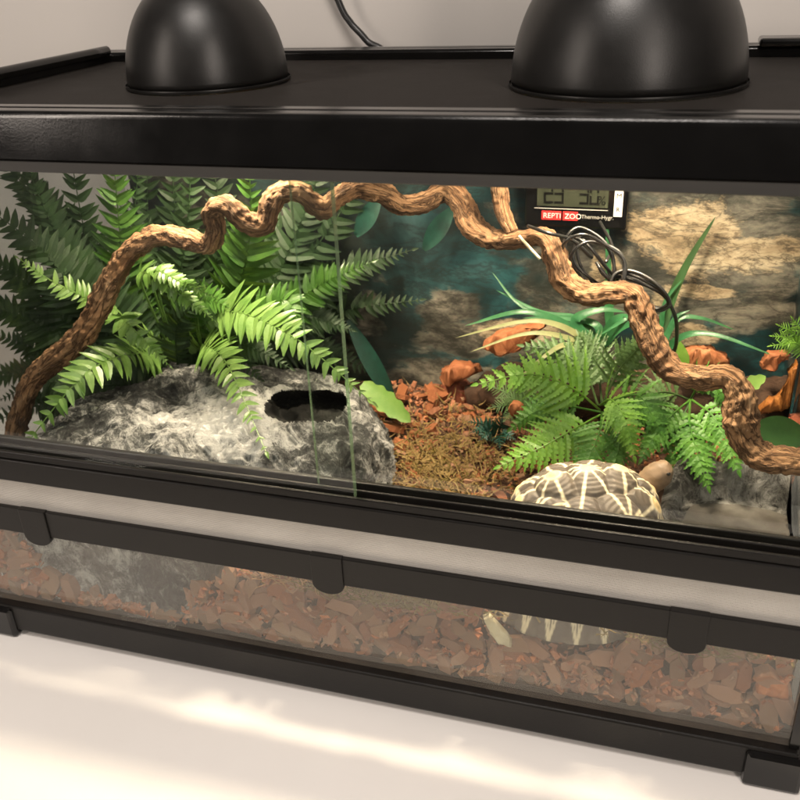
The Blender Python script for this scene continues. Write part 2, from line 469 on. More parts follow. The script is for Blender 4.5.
# ------------------------------------------------------------------ backdrop poster inside the back glass
t = NT('printed rock backdrop')
v = t.coord()
sepx = t.add('SeparateXYZ', {0: v})
strata = t.noise(15, 12, .72, .35, t.mapped((1, 1, 2.3), v, (0, R_(-12), 0)))
crack = t.ramp(t.math('ABSOLUTE', t.math('SUBTRACT', t.noise(26, 8, .66, .5, t.mapped((1, 1, 2.8), v, (0, R_(-18), 0))), .5)), [(0, 1), (.035, .3), (.08, 0)])
big = t.noise(9, 6, .6, .3, t.mapped((1, 1, 1.6), v))
def blob(cx, cz, rx, rz, soft=.5, rag=3.2):
    a = t.math('POWER', t.math('MULTIPLY', t.math('SUBTRACT', sepx.outputs[0], cx), 1 / rx), 2.0)
    b_ = t.math('POWER', t.math('MULTIPLY', t.math('SUBTRACT', sepx.outputs[2], cz), 1 / rz), 2.0)
    d_ = t.math('ADD', t.math('SQRT', t.math('ADD', a, b_)), t.math('MULTIPLY', t.math('SUBTRACT', strata, .5), rag))
    return t.ramp(d_, [(1 - soft * .4, 1), (1 + soft * .2, 0)])
grey_rock = t.ramp(strata, [(.30, (.008, .010, .009)), (.42, (.022, .022, .018)), (.50, (.075, .070, .058)), (.57, (.17, .155, .125)), (.68, (.32, .285, .225))])
cream = t.ramp(strata, [(.30, (.10, .075, .045)), (.42, (.34, .26, .165)), (.55, (.58, .48, .33)), (.70, (.74, .65, .49))])
teal = t.ramp(t.noise(16, 7, .6, .5, v), [(.34, (.002, .006, .007)), (.48, (.005, .022, .025)), (.60, (.018, .070, .078)), (.74, (.07, .16, .17))])
deep = t.add('MapRange', {'Value': t.math('ADD', sepx.outputs[0], t.math('MULTIPLY', big, .2)), 'From Min': .02, 'From Max': .17, 'To Min': .70, 'To Max': 0.0}).outputs[0]  # shade painted into the print, darker towards the left
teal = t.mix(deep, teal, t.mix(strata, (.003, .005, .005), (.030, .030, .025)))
mask = t.ramp(big, [(.495, 0), (.545, .9)])
for b_ in ((.05, .155, .08, .022), (.135, .20, .018, .03), (.17, .150, .05, .012), (.0, .115, .05, .02), (.01, .185, .03, .02)): mask = t.math('MAXIMUM', mask, blob(*b_))
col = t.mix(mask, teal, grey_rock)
for b_ in ((.285, .178, .05, .030), (.172, .285, .022, .03), (.295, .29, .03, .022), (.235, .15, .04, .012)): mask = t.math('MULTIPLY', mask, t.math('SUBTRACT', 1.0, t.math('MULTIPLY', blob(*b_), .9)))
for b_ in ((.06, .205, .05, .022), (.085, .175, .04, .018), (.03, .145, .045, .016)): mask = t.math('MAXIMUM', mask, blob(*b_))
bright = blob(.212, .262, .045, .026)
for b_ in ((.262, .245, .035, .020), (.222, .238, .030, .014), (.196, .205, .012, .012), (.222, .212, .028, .006), (.215, .175, .03, .010), (.145, .225, .012, .02), (.075, .165, .045, .012)): bright = t.math('MAXIMUM', bright, blob(*b_))
pit = t.ramp(t.noise(90, 8, .75, .8, t.mapped((1, 1, 2.4), v, (0, R_(-15), 0))), [(.40, 1), (.50, 0)])
cream = t.mix(t.math('MULTIPLY', pit, .8), cream, (.13, .095, .06))
col = t.mix(t.math('MULTIPLY', bright, .95), col, cream)
col = t.mix(t.math('MULTIPLY', crack, .7), col, (.012, .012, .010))
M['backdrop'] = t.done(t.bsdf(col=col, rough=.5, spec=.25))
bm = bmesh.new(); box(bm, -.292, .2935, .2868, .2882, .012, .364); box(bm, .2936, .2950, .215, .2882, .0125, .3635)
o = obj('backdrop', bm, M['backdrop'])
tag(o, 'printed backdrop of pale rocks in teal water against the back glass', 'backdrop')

# ------------------------------------------------------------------ substrate
def smooth(a, b, x):
    t_ = max(0, min(1, (x - a) / (b - a))); return t_ * t_ * (3 - 2 * t_)
def front_h(x):
    pts = [(-.30, .093), (-.262, .085), (-.245, .062), (-.20, .036), (-.14, .040), (-.115, .060), (-.08, .085), (-.03, .094), (.03, .097), (.085, .095), (.11, .068), (.175, .058), (.20, .080), (.22, .092), (.30, .09)]
    for (a, p), (b_, q_) in zip(pts, pts[1:]):
        if a <= x <= b_: return p + (q_ - p) * smooth(a, b_, x)
    return .09
def bed_h(x, y):
    back = .097 + .012 * smooth(.18, .27, y)
    k = smooth(.01, .07, y)
    if .09 < x < .2: k = smooth(.06, .12, y)
    if x > .2:   # scooped out under the dish
        k2 = 1 - smooth(.75, 1.0, (abs((x - .262) / .06) ** 3 + abs((y - .104) / .074) ** 3) ** (1 / 3))
        return (front_h(x) * (1 - k) + back * k) * (1 - k2) + .088 * k2
    return front_h(x) * (1 - k) + back * k + .004 * fbm((x * 40, y * 40, 3))
vs, fs = [], []; nx, ny = 150, 70
for j in range(ny + 1):
    for i in range(nx + 1):
        x = -.2925 + .585 * i / nx; y = .019 + .2655 * j / ny
        vs.append((x, y, bed_h(x, y) - .006))
for j in range(ny):
    for i in range(nx):
        a = j * (nx + 1) + i; fs.append((a, a + 1, a + nx + 2, a + nx + 1))
k0 = len(vs)
for i in range(nx + 1): vs.append((-.2925 + .585 * i / nx, .019, .0105))
for i in range(nx): fs.append((k0 + i, k0 + i + 1, i + 1, i))
o = pyobj('substrate', vs, fs, M['bed'], None, True)
tag(o, 'deep bed of fine red brown bark mulch inside the tank', 'substrate', kind='stuff')

def chip_mesh(rng, elong, flat):
    bm = bmesh.new()
    n = rng.randint(5, 8)
    ang = sorted(rng.uniform(0, 2 * math.pi) for _ in range(n))
    ang = [2 * math.pi * i / n + rng.uniform(-.3, .3) for i in range(n)]
    top = []; bot = []
    for a in ang:
        r = rng.uniform(.75, 1.1)
        top.append(bm.verts.new((math.cos(a) * r * elong, math.sin(a) * r * .62, flat * rng.uniform(.6, 1.1))))
        q = rng.uniform(.85, 1.15)
        bot.append(bm.verts.new((math.cos(a) * r * elong * q, math.sin(a) * r * .62 * q, -flat * rng.uniform(.6, 1.1))))
    bm.faces.new(top); bm.faces.new(bot[::-1])
    for i in range(n):
        j = (i + 1) % n; bm.faces.new((top[i], bot[i], bot[j], top[j]))
    bmesh.ops.triangulate(bm, faces=bm.faces[:])
    bmesh.ops.subdivide_edges(bm, edges=bm.edges[:], cuts=1)
    s = rng.uniform(0, 50)
    for v in bm.verts:
        v.co *= 1 + .16 * mn.noise(v.co * 1.6 + Vector((s, s, s)))
    bmesh.ops.subdivide_edges(bm, edges=bm.edges[:], cuts=1)
    for v in bm.verts:
        v.co += Vector((0, 0, .10 * flat * mn.noise(Vector((v.co.x * 2, v.co.y * 9, s)))))
        v.co *= 1 + .06 * mn.noise(v.co * 5 + Vector((s, 1, s)))
    bmesh.ops.smooth_vert(bm, verts=bm.verts[:], factor=.18)
    me = bpy.data.meshes.new('bark_chip'); bm.to_mesh(me); bm.free()
    return me
rng = random.Random(11)
chip_meshes = []
for mi_, mt in enumerate(M['chip']):
    for k in range(6):
        me = chip_mesh(rng, rng.uniform(.9, 1.7), rng.uniform(.22, .48)); me.materials.append(mt); chip_meshes.append((mi_, me))
CHIPS = []
def chip(loc, size, rot, kinds=None):
    pool = [me for k, me in chip_meshes if kinds is None or k in kinds]
    o = bpy.data.objects.new('bark_chip', rng.choice(pool)); C.objects.link(o)
    o.location = loc; o.rotation_euler = rot; o.scale = (size, size, size)
    CHIPS.append(o); return o
# row pressed against the front glass
x = -.288
placed = 0
cells = []
z = .030
row = 0
while z < .100:
    x = -.289 + (row % 2) * .006
    while x < .289:
        if z < front_h(x) - .002: cells.append((x + rng.uniform(-.004, .004), z + rng.uniform(-.003, .003)))
        x += rng.uniform(.0125, .018)
    z += .0098; row += 1
def in_cave(x, y): return -.265 < x < -.118 and y < .2
for x, z in cells:
    if -.243 < x < -.125 and z > .036 + max(0, (-.215 - x)) * .8: continue
    s = rng.uniform(.0062, .0118)
    chip((x, .0135 + rng.uniform(-.001, .0025), z), s, (R_(90) + rng.uniform(-.35, .35), rng.uniform(0, 6.28), rng.uniform(-.3, .3)), rng.choice([(0, 1), (1, 3), (1,), (3,), (0,), (1, 2)]))
n_front = len(CHIPS)
# loose on the surface
tries = 0
while len(CHIPS) < max(296, n_front + 60) and tries < 4000:
    tries += 1
    x = rng.uniform(-.05, .19); y = rng.uniform(.03, .262)
    if x < .012 and y < .12: continue
    if x > .085 and y < .10: continue
    if x > .12 and rng.random() < .6: continue
    s = rng.uniform(.0045, .0090)
    z = bed_h(x, y) + rng.uniform(-.002, .004)
    near_edge = x < .035 or y > .235
    chip((x, y, z), s, (rng.uniform(-.5, .5), rng.uniform(-.5, .5), rng.uniform(0, 6.28)), (2, 0) if near_edge else rng.choice([(0,), (2,), (3,), (0, 1)]))
for i, o in enumerate(CHIPS):
    tag(o, 'reddish brown bark chip lying loose among many alike in the tank', 'bark chip', 'bark chips bedding the tank')
# smaller crumbs, uncountable
vs, fs = [], []
def crumb(p, s, q):
    b0 = len(vs)
    me = q
    ax = Matrix.Rotation(rng.uniform(0, 6.28), 3, 'Z') @ Matrix.Rotation(rng.uniform(-1, 1), 3, 'X') @ Matrix.Rotation(rng.uniform(-1, 1), 3, 'Y')
    for a, b_, c_ in ((-1,-.5,-.3),(1,-.6,-.25),(.9,.5,-.3),(-.8,.55,-.2),(-.9,-.4,.3),(.8,-.5,.25),(1.,.45,.3),(-.7,.5,.35)):
        vs.append(Vector(p) + ax @ Vector((a, b_, c_)) * s * rng.uniform(.55, 1.35))
    for f in ((3,2,1,0),(4,5,6,7),(0,1,5,4),(1,2,6,5),(2,3,7,6),(3,0,4,7)): fs.append(tuple(b0 + i for i in f))
for k in range(5200):
    if k < 1300:
        x = rng.uniform(-.29, .29); z = rng.uniform(.028, front_h(x)); y = rng.uniform(.011, .0175)
        if -.243 < x < -.125 and z > .036: continue
        crumb((x, y, z), rng.uniform(.0015, .0038), None)
    else:
        x = rng.uniform(-.05, .29); y = rng.uniform(.02, .28)
        if x > .198 and y < .18: continue
        crumb((x, y, bed_h(x, y) + rng.uniform(-.005, .002)), rng.choice((.0012, .0016, .002, .0026, .0034)) * rng.uniform(.8, 1.2), None)
half = len(fs) // 2
o = pyobj('bark_crumbs', vs, fs, [M['chip'][0], M['chip'][1], M['chip'][2]], None, False, [rng.choice((0, 1, 1, 2)) if i % 6 == 0 else 0 for i in range(len(fs))])
for i in range(0, len(fs), 6):
    k = rng.choice((0, 0, 1, 2))
    for j in range(6): o.data.polygons[i + j].material_index = k
tag(o, 'fine bark crumbs filling the gaps between the larger chips', 'bark crumbs', kind='stuff')
# one pale chip and one bright orange chip against the glass
def single(name, pts2, Y0, thick, mt, label, cat, tilt=0):
    """an outline given in the picture, built as a solid slab at its own depth"""
    P0 = [at(px, py, Y0) for px, py in pts2]
    cen = sum(P0, Vector()) / len(P0)
    nrm = Vector((0, -1, .25)).normalized()
    bm = bmesh.new()
    rg = random.Random(sum(map(ord, name)) + len(pts2))
    lo, hi = [], []
    m_ = []
    for i, p in enumerate(P0):
        q_ = P0[(i + 1) % len(P0)]
        m_ += [p, (p + q_) / 2]
    for p in m_:
        p = p + (p - cen) * rg.uniform(-.07, .07)
        hi.append(bm.verts.new(cen + (p - cen) * .86 + nrm * thick * rg.uniform(.4, .65)))
        lo.append(bm.verts.new(p - nrm * thick * rg.uniform(.3, .6)))
    bm.faces.new(hi)
    bm.faces.new(lo[::-1])
    for i in range(len(hi)):
        j = (i + 1) % len(hi); bm.faces.new((hi[i], lo[i], lo[j], hi[j]))
    bmesh.ops.triangulate(bm, faces=bm.faces[:])
    bmesh.ops.subdivide_edges(bm, edges=bm.edges[:], cuts=5)
    bmesh.ops.smooth_vert(bm, verts=bm.verts[:], factor=.5)
    for v in bm.verts:
        v.co += Vector((.35 * mn.noise(v.co * 700), .35 * mn.noise(v.co * 650), .5 * mn.noise(Vector((v.co.x * 150, 1, v.co.z * 900))))) * thick * .25
        v.co += Vector((mn.noise(v.co * 160), mn.noise(v.co * 160 + Vector((7, 0, 0))), mn.noise(v.co * 160 + Vector((0, 9, 0))))) * thick * .16
    bmesh.ops.recalc_face_normals(bm, faces=bm.faces[:])
    return tag(obj(name, bm, mt, None, True), label, cat)
single('pale_chip', [(482, 616), (489, 613), (498, 622), (513, 640), (510, 648), (500, 645), (489, 632)], .0105, .004, M['pale_wood'], 'long cream coloured chip pressed against the lower front glass', 'wood chip')
single('orange_chip', [(757, 680), (772, 677), (790, 679), (789, 699), (774, 697), (756, 692)], .0105, .004, M['orange_wood'], 'bright orange block of bark against the lower front glass', 'wood chip')
cl = spline([at(470, 398, .262), at(520, 388, .262), at(570, 389, .263), at(640, 394, .262), at(720, 400, .26), at(790, 408, .257), at(812, 412, .256)], 120)
o = tube('cork_log', cl, [(.012 + .010 * smooth(0, 18, i)) * (1 + .10 * math.sin(i * .21)) for i in range(121)], 30, M['log'], None, lambda p, i, a: 1 + .22 * fbm(p * 60, 4) + .10 * mn.noise(Vector((p.x * 40, p.y * 260, p.z * 260))))
tag(o, 'dark cork log lying along the foot of the backdrop behind the ferns', 'log')
single('leaf_shaped_bark', [(480, 345), (495, 333), (520, 325), (548, 324), (535, 338), (518, 352), (500, 357), (484, 352)], .245, .012, M['orange_wood'], 'big leaf shaped orange bark piece leaning before the backdrop', 'bark piece')
single('block_of_bark', [(440, 369), (455, 363), (478, 364), (480, 372), (466, 378), (448, 386), (440, 380)], .262, .016, M['orange_wood'], 'short orange bark block on dark roots left of the lace ferns', 'bark piece')
single('round_bark_knob', [(508, 408), (513, 401), (522, 402), (525, 410), (519, 416), (511, 415)], .20, .009, M['orange_wood'], 'small round orange bark knob between needle leaves', 'bark piece')
single('rough_bark', [(672, 360), (690, 346), (710, 346), (728, 356), (730, 365), (700, 366), (680, 366)], .235, .014, M['orange_wood'], 'rough orange bark slab behind the winding branch', 'bark piece')
single('red_bark', [(760, 362), (768, 352), (790, 350), (788, 358), (778, 363), (774, 372), (762, 368)], .23, .012, M['orange_wood'], 'jagged red orange bark tip at the right side', 'bark piece')
single('dark_bark', [(440, 385), (458, 380), (476, 386), (482, 405), (470, 422), (446, 420), (436, 404)], .27, .02, M['red_wood'], 'dark red bark lump under the short orange block', 'bark piece')
single('long_orange_bark', [(386, 424), (400, 416), (440, 414), (472, 413), (476, 426), (440, 432), (396, 432)], .243, .012, M['orange_wood'], 'long flat orange bark strip along the foot of the backdrop', 'bark piece')
single('curved_bark', [(755, 414), (762, 403), (778, 396), (787, 384), (790, 368), (798, 360), (812, 352), (814, 376), (802, 388), (794, 402), (780, 412)], .225, .012, M['amber_wood'], 'curved amber bark peel behind the thick end of the branch', 'bark piece')
single('brown_log', [(770, 440), (790, 422), (815, 412), (820, 440), (790, 452)], .19, .03, M['red_wood'], 'dark red log behind the broad leaf at the right edge', 'log')

# ------------------------------------------------------------------ moss
def strands(name, n, fn, mt, label, seed, ln=(.008, .02), wd=.0007):
    rg = random.Random(seed); vs, fs = [], []
    for k in range(n):
        p = Vector(fn(rg)); d = Vector((rg.uniform(-1, 1), rg.uniform(-1, 1), rg.uniform(-.25, .7))).normalized()
        c_ = Vector((rg.uniform(-1, 1), rg.uniform(-1, 1), rg.uniform(-1, .5))) * .9
        L = rg.uniform(*ln); q = p.copy(); sd = d.cross(Vector((rg.uniform(-1,1), rg.uniform(-1,1), 1))).normalized()
        b0 = len(vs); st = 5
        for i in range(st + 1):
            w_ = wd * (1 - i / st * .8) * rg.uniform(.7, 1.3)
            q.y = max(q.y, .0085)
            for e in (-1, 1):
                g_ = q + sd * w_ * e; g_.y = max(g_.y, .0078); vs.append(g_)
            d = (d + c_ * .22 + Vector((rg.uniform(-1,1), rg.uniform(-1,1), rg.uniform(-1,1))) * .25).normalized()
            q = q + d * L / st
        for i in range(st):
            a = b0 + 2 * i; fs.append((a, a + 1, a + 3, a + 2))
    o = pyobj(name, vs, fs, mt, None, False)
    return tag(o, label, 'moss', kind='stuff')
def patch(cx, cy, rx, ry, lift=.003):
    def f(rg):
        while True:
            a, b_ = rg.gauss(0, .5), rg.gauss(0, .5)
            x, y = cx + a * rx, cy + b_ * ry
            if -.29 < x < .29 and .012 < y < .28 and mn.noise(Vector((x * 60, y * 60, 0))) > -.25: return (x, y, bed_h(x, y) + lift + rg.uniform(-.002, .005))
    return f
def pane_patch(cx, rx, z0, z1):
    return lambda rg: (cx + rg.gauss(0, .5) * rx, rg.uniform(.0092, .0125), min(.0985, rg.uniform(z0, z1) + .006 * mn.noise(Vector((cx * 30, rg.random(), 0)))))
strands('moss', 2300, patch(.042, .145, .056, .095), M['moss'], 'dry olive moss spread over the bark in the open middle', 3, (.006, .014))
strands('moss', 520, pane_patch(.235, .045, .080, .098), M['moss'], 'dry olive moss under the grey dish along the front glass', 5, (.008, .018))
strands('moss', 900, pane_patch(.03, .065, .078, .099), M['moss'], 'dry olive moss against the front glass below the middle clip', 6, (.008, .018))
strands('dry_fibre', 200, pane_patch(-.035, .026, .080, .098), M['straw'], 'orange dry fibres against the front glass left of the middle clip', 7, (.012, .026), .0006)

# ------------------------------------------------------------------ grey rock cave
poly = [(-.264, .016), (-.122, .016), (-.108, .028), (-.06, .044), (-.012, .046), (.004, .088), (-.008, .155), (-.05, .212), (-.15, .236), (-.25, .222), (-.278, .12)]
pc = Vector((-.135, .125))
ploop = spline([(a, b_, 0) for a, b_ in poly] + [(*poly[0], 0)], 220)
def out_r(th):
    d = Vector((math.cos(th), math.sin(th))); best = .05
    for p, q_ in zip(ploop, ploop[1:]):
        a = Vector((p.x, p.y)) - pc; e = Vector((q_.x, q_.y)) - Vector((p.x, p.y))
        den = d.x * e.y - d.y * e.x
        if abs(den) < 1e-9: continue
        s = (a.x * e.y - a.y * e.x) / den; u = (a.x * d.y - a.y * d.x) / den
        if s > 0 and -.01 <= u <= 1.01: best = max(best, s)
    return best
HOLE = Vector((-.064, .138)); hole_dir = Vector((.25, .6, -.75)).normalized()
vs, fs, mi = [], [], []
NT_, NV = 360, 220
def cave_top(x, y): return .155 + .008 * math.sin((x + .25) * 9) + .008 * fbm((x * 14, y * 14, 2), 3) - .10 * max(0, x + .07) - .12 * max(0, .05 - y) - .16 * max(0, y - .125)
rims = [out_r(2 * math.pi * i / NT_) for i in range(NT_)]
fine_ = [(k / 4000) * math.pi / 2 for k in range(4001)]
acc = [0]
for a, b_ in zip(fine_, fine_[1:]):
    acc.append(acc[-1] + math.hypot(max(0, math.cos(a)) ** .24 - max(0, math.cos(b_)) ** .24, 1.3 * (math.sin(a) ** .31 - math.sin(b_) ** .31)))
PH = []; k = 0
for j in range(NV + 1):
    while k < 4000 and acc[k] < acc[-1] * j / NV: k += 1
    PH.append(fine_[k])
PH[-1] = math.pi / 2
for j in range(NV + 1):
    ph = PH[j]
    for i in range(NT_):
        th = 2 * math.pi * i / NT_
        rr = rims[i] * max(0, math.cos(ph)) ** .24
        x, y = pc.x + rr * math.cos(th), pc.y + rr * math.sin(th)
        zt = cave_top(x, y)
        z = .012 + (zt - .012) * math.sin(ph) ** .31
        p = Vector((x, y, z))
        nd = Vector((math.cos(th) * math.cos(ph), math.sin(th) * math.cos(ph), math.sin(ph) + .15)).normalized()
        rid = 1 - abs(2 * fbm(p * 55 + Vector((0, 0, 9)), 4))
        flat = .35 if y < .03 and z < .15 else 1
        side = 1 + 1.0 * (1 - max(0, nd.z))
        p += nd * flat * (.0035 * rid * side + .0045 * side * fbm(p * 22, 4) + .0016 * mn.noise(p * 260))
        vs.append(p)
# hole: push in the surface inside a rounded opening seen on the right front shoulder
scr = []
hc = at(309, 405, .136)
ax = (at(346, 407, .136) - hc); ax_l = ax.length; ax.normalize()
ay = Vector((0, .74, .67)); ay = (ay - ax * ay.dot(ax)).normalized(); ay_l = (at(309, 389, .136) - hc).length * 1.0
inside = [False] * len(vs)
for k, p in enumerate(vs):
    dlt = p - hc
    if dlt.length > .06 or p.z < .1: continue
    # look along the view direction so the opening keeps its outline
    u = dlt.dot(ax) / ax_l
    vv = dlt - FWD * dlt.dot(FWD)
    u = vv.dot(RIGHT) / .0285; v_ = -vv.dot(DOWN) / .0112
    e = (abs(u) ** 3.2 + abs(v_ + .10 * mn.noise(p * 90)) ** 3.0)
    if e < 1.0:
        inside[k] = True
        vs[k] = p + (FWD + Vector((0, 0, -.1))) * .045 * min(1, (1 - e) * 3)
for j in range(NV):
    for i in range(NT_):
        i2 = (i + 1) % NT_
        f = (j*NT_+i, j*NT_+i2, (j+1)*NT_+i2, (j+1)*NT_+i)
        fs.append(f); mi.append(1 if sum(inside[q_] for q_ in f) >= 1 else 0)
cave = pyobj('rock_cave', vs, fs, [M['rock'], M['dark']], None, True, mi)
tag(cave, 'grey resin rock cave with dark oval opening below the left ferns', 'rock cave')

# ------------------------------------------------------------------ grey dish at the right
vs, fs, mi = [], [], []
dc = Vector((.262, .104)); NT_, NV = 180, 70
for j in range(NV + 1):
    s = j / NV
    for i in range(NT_):
        th = 2 * math.pi * i / NT_
        cx_, sy_ = math.cos(th), math.sin(th)
        R0 = 1 / ((abs(cx_) / .058) ** 3.4 + (abs(sy_) / .072) ** 3.4) ** (1 / 3.4) * (1 + .05 * mn.noise(Vector((cx_ * 2, sy_ * 2, 1))))
        top = .1045 + .019 * smooth(.35, .95, sy_) + .006 * fbm((cx_ * 2.5, sy_ * 2.5, 4), 3)
        if s < .35: k = s / .35; r = R0 * (1 - .03 * k); z = .088 + (top - .088) * k ** .6
        elif s < .55: k = (s - .35) / .2; r = R0 * (.97 - .12 * k); z = top + .003 * math.sin(k * math.pi)
        elif s < .75: k = (s - .55) / .2; r = R0 * (.85 - .10 * k); z = top - (top - .0995) * smooth(0, 1, k)
        else: k = (s - .75) / .25; r = R0 * .75 * (1 - k); z = .0995 - .001 * k
        p = Vector((dc.x + r * cx_, dc.y + r * sy_, z))
        a_ = 1 if s < .72 else .25
        p += Vector((cx_ * .4, sy_ * .4, .8)) * a_ * (.0045 * fbm(p * 45, 4) + .002 * mn.noise(p * 200))
        p.x = min(p.x, .2934)
        vs.append(p)
for j in range(NV):
    for i in range(NT_):
        i2 = (i + 1) % NT_
        fs.append((j*NT_+i, j*NT_+i2, (j+1)*NT_+i2, (j+1)*NT_+i)); mi.append(1 if j > NV * .76 and math.sin(2 * math.pi * i / NT_) > -.25 + .3 * math.sin(i * .21) + .15 * math.sin(i * .53) else 0)
o = pyobj('rock_dish', vs, fs, [M['rock_dish'], M['dish_floor']], None, True, mi)
tag(o, 'shallow grey rock textured dish beside the tortoise', 'dish')

# ------------------------------------------------------------------ the winding branch
def px_path(lst): return [at(*p[:3]) for p in lst]
br = [(8, 462, .10, 9), (16, 430, .10, 10), (30, 385, .105, 11), (52, 362, .108, 12), (80, 338, .112, 12.5), (101, 302, .12, 13), (116, 272, .125, 11.5), (134, 248, .13, 11), (160, 236, .132, 12), (190, 240, .132, 12), (208, 245, .132, 11), (216, 228, .128, 10), (213, 212, .125, 10), (228, 206, .122, 11), (246, 222, .12, 12), (264, 224, .122, 11), (270, 206, .126, 11), (280, 193, .132, 11), (300, 192, .137, 11), (322, 208, .142, 12), (337, 198, .148, 11), (356, 188, .16, 11), (380, 192, .175, 11), (402, 205, .19, 11), (424, 202, .2, 11), (446, 190, .205, 11), (462, 204, .2, 12), (472, 226, .192, 13), (490, 238, .186, 12), (510, 240, .18, 11), (530, 238, .175, 9), (546, 238, .168, 11), (556, 258, .162, 13), (566, 282, .158, 13), (588, 294, .153, 12), (612, 293, .15, 11), (632, 296, .147, 12), (644, 322, .143, 15), (656, 350, .138, 15), (672, 370, .134, 14), (700, 378, .13, 14), (728, 378, .126, 14), (740, 396, .12, 17), (740, 420, .115, 18), (748, 444, .11, 15), (766, 458, .105, 14), (790, 461, .1, 14), (814, 464, .096, 14)]
n = 900
pts = spline(px_path(br), n)
rad = []
for i in range(n + 1):
    u = i / n * (len(br) - 1); j = min(int(u), len(br) - 2); f_ = u - j
    rp = br[j][3] * (1 - f_) + br[j + 1][3] * f_
    rad.append((rp * .93 + 1.0 * mn.noise(pts[i] * 28)) * ((pts[i] - CAM).dot(FWD)) / FPX)
def bark_disp(p, i, a):
    tw = a * 2 + i * .035
    return (1 + .08 * math.sin(tw) + .045 * math.sin(a * 6 + i * .04 + 3 * mn.noise(p * 50)) + .10 * fbm(p * 85, 5) + .16 * fbm(Vector((p.x*240, p.y*240, p.z*240)), 3) + .10 * (abs(mn.noise(Vector((p.x * 170, p.y * 170, p.z * 170)))) - .3))
branch = thing('winding_branch', 'long winding brown bark branch running across the whole tank', 'branch', tuple(pts[0]))
grain(tube('stem', pts, rad, 56, M['bark'], branch, bark_disp), pts, 56)
p2 = spline(px_path([(498, 170, .19, 0), (500, 192, .188, 0), (503, 212, .184, 0), (512, 232, .18, 0)]), 50)
grain(tube('side_shoot', p2, [.0062 - .0012 * i / 50 for i in range(51)], 28, M['bark'], branch, bark_disp), p2, 28)
tube('cable_tie', spline([at(519, 236, .166), at(528, 246, .162), at(540, 259, .158)], 10), .0011, 8, M['pale_wood'], branch)

# ------------------------------------------------------------------ thermometer with coiled lead
th = thing('thermometer', 'black digital thermometer with red lettering hung by the backdrop', 'thermometer', tuple(at(575, 228, .272)))
TY = .268
t0 = at(524, 225, TY); t1 = at(626, 232, TY); tx0, tx1 = t0.x, t1.x
zb = (t0.z + t1.z) / 2; zt = zb + .044
bm = bmesh.new(); box(bm, tx0, tx1, TY, TY + .014, zb, zt)
obj('body', bm, M['black'], th, bevel=.002)
sx0 = tx0 + .010; sx1 = tx1 - .015; sz0 = zb + .0175; sz1 = zt - .005
t = NT('lcd glass'); M['lcd'] = t.done(t.bsdf(col=t.mix(t.noise(20), (.030, .034, .022), (.040, .045, .030)), rough=.2, spec=.5))
M['ink'] = mat_plastic('lcd ink', (.003, .003, .002), .6, .1)
M['white'] = mat_paint('white print', (.75, .73, .70), .05)
M['grey_ink'] = mat_paint('grey print', (.45, .43, .40), .05)
M['red'] = mat_paint('red print', (.62, .03, .03), .05)
bm = bmesh.new(); box(bm, sx0, sx1, TY - .0010, TY - .0002, sz0, sz1)
scr_o = obj('screen', bm, M['lcd'], th)
SEG = {'0': 'abcdef', '1': 'bc', '2': 'abged', '3': 'abgcd', '5': 'afgcd', '7': 'abc', '9': 'abcdfg'}
bm = bmesh.new()
def digit(ch, x, z, w_, h_, tk):
    d = {'a': (x, x+w_, z+h_-tk, z+h_), 'g': (x, x+w_, z+h_/2-tk/2, z+h_/2+tk/2), 'd': (x, x+w_, z, z+tk),
         'f': (x, x+tk, z+h_/2+tk, z+h_-tk), 'b': (x+w_-tk, x+w_, z+h_/2+tk, z+h_-tk), 'e': (x, x+tk, z+tk, z+h_/2-tk/2), 'c': (x+w_-tk, x+w_, z+tk, z+h_/2-tk/2)}
    for s in SEG[ch]:
        a = d[s]; box(bm, a[0], a[1], TY - .0016, TY - .0011, a[2], a[3])
dz = sz0 + .0025; dh = .0155
for ch, fx in (('2', .10), ('3', .25), ('3', .60), ('0', .74)):
    digit(ch, sx0 + (sx1 - sx0) * fx, dz, .0072, dh, .0016)
obj('digits', bm, M['ink'], th)
def text(name, body, x, z, size, mt, y, parent):
    cu = bpy.data.curves.new(name, 'FONT'); cu.body = body; cu.size = size; cu.extrude = .0001
    to = bpy.data.objects.new(name, cu); C.objects.link(to)
    to.rotation_euler = (R_(90), 0, 0); to.location = (x, y, z)
    bpy.context.view_layer.update()
    me = bpy.data.meshes.new_from_object(to.evaluated_get(bpy.context.evaluated_depsgraph_get()))
    mw = to.matrix_world.copy(); bpy.data.objects.remove(to); me.transform(mw)
    me.materials.clear()
    return link(name, me, mt, parent)
text('percent_sign', '%', sx1 - .0085, dz, .010, M['ink'], TY - .0013, th)
rx = sx0 + .004
bm = bmesh.new(); box(bm, rx, rx + .0155, TY - .0008, TY - .0002, zb + .0065, zb + .0135); box(bm, rx + .0168, rx + .0285, TY - .0008, TY - .0002, zb + .0065, zb + .0135)
obj('logo_block', bm, M['red'], th)
text('logo_lettering', 'REPTI', rx + .0012, zb + .008, .0058, M['white'], TY - .0010, th)
text('logo_lettering', 'ZOO', rx + .0182, zb + .008, .0058, M['white'], TY - .0010, th)
text('caption', 'Thermo-Hygr.', rx + .0312, zb + .0085, .0043, M['grey_ink'], TY - .0006, th)
bm = bmesh.new(); box(bm, sx0 - .002, sx1, TY - .0006, TY - .0002, zb + .0152, zb + .0158)
obj('trim_line', bm, M['grey_ink'], th)
bm = bmesh.new(); box(bm, tx1 - .0105, tx1 - .004, TY - .0008, TY - .0002, zb + .011, zt - .004)
obj('sticker', bm, M['white'], th)
text('sticker_lettering', 'M', tx1 - .0092, zb + .0255, .0055, M['ink'], TY - .0010, th)
text('sticker_lettering', 'R', tx1 - .0088, zb + .0150, .0050, M['ink'], TY - .0010, th)
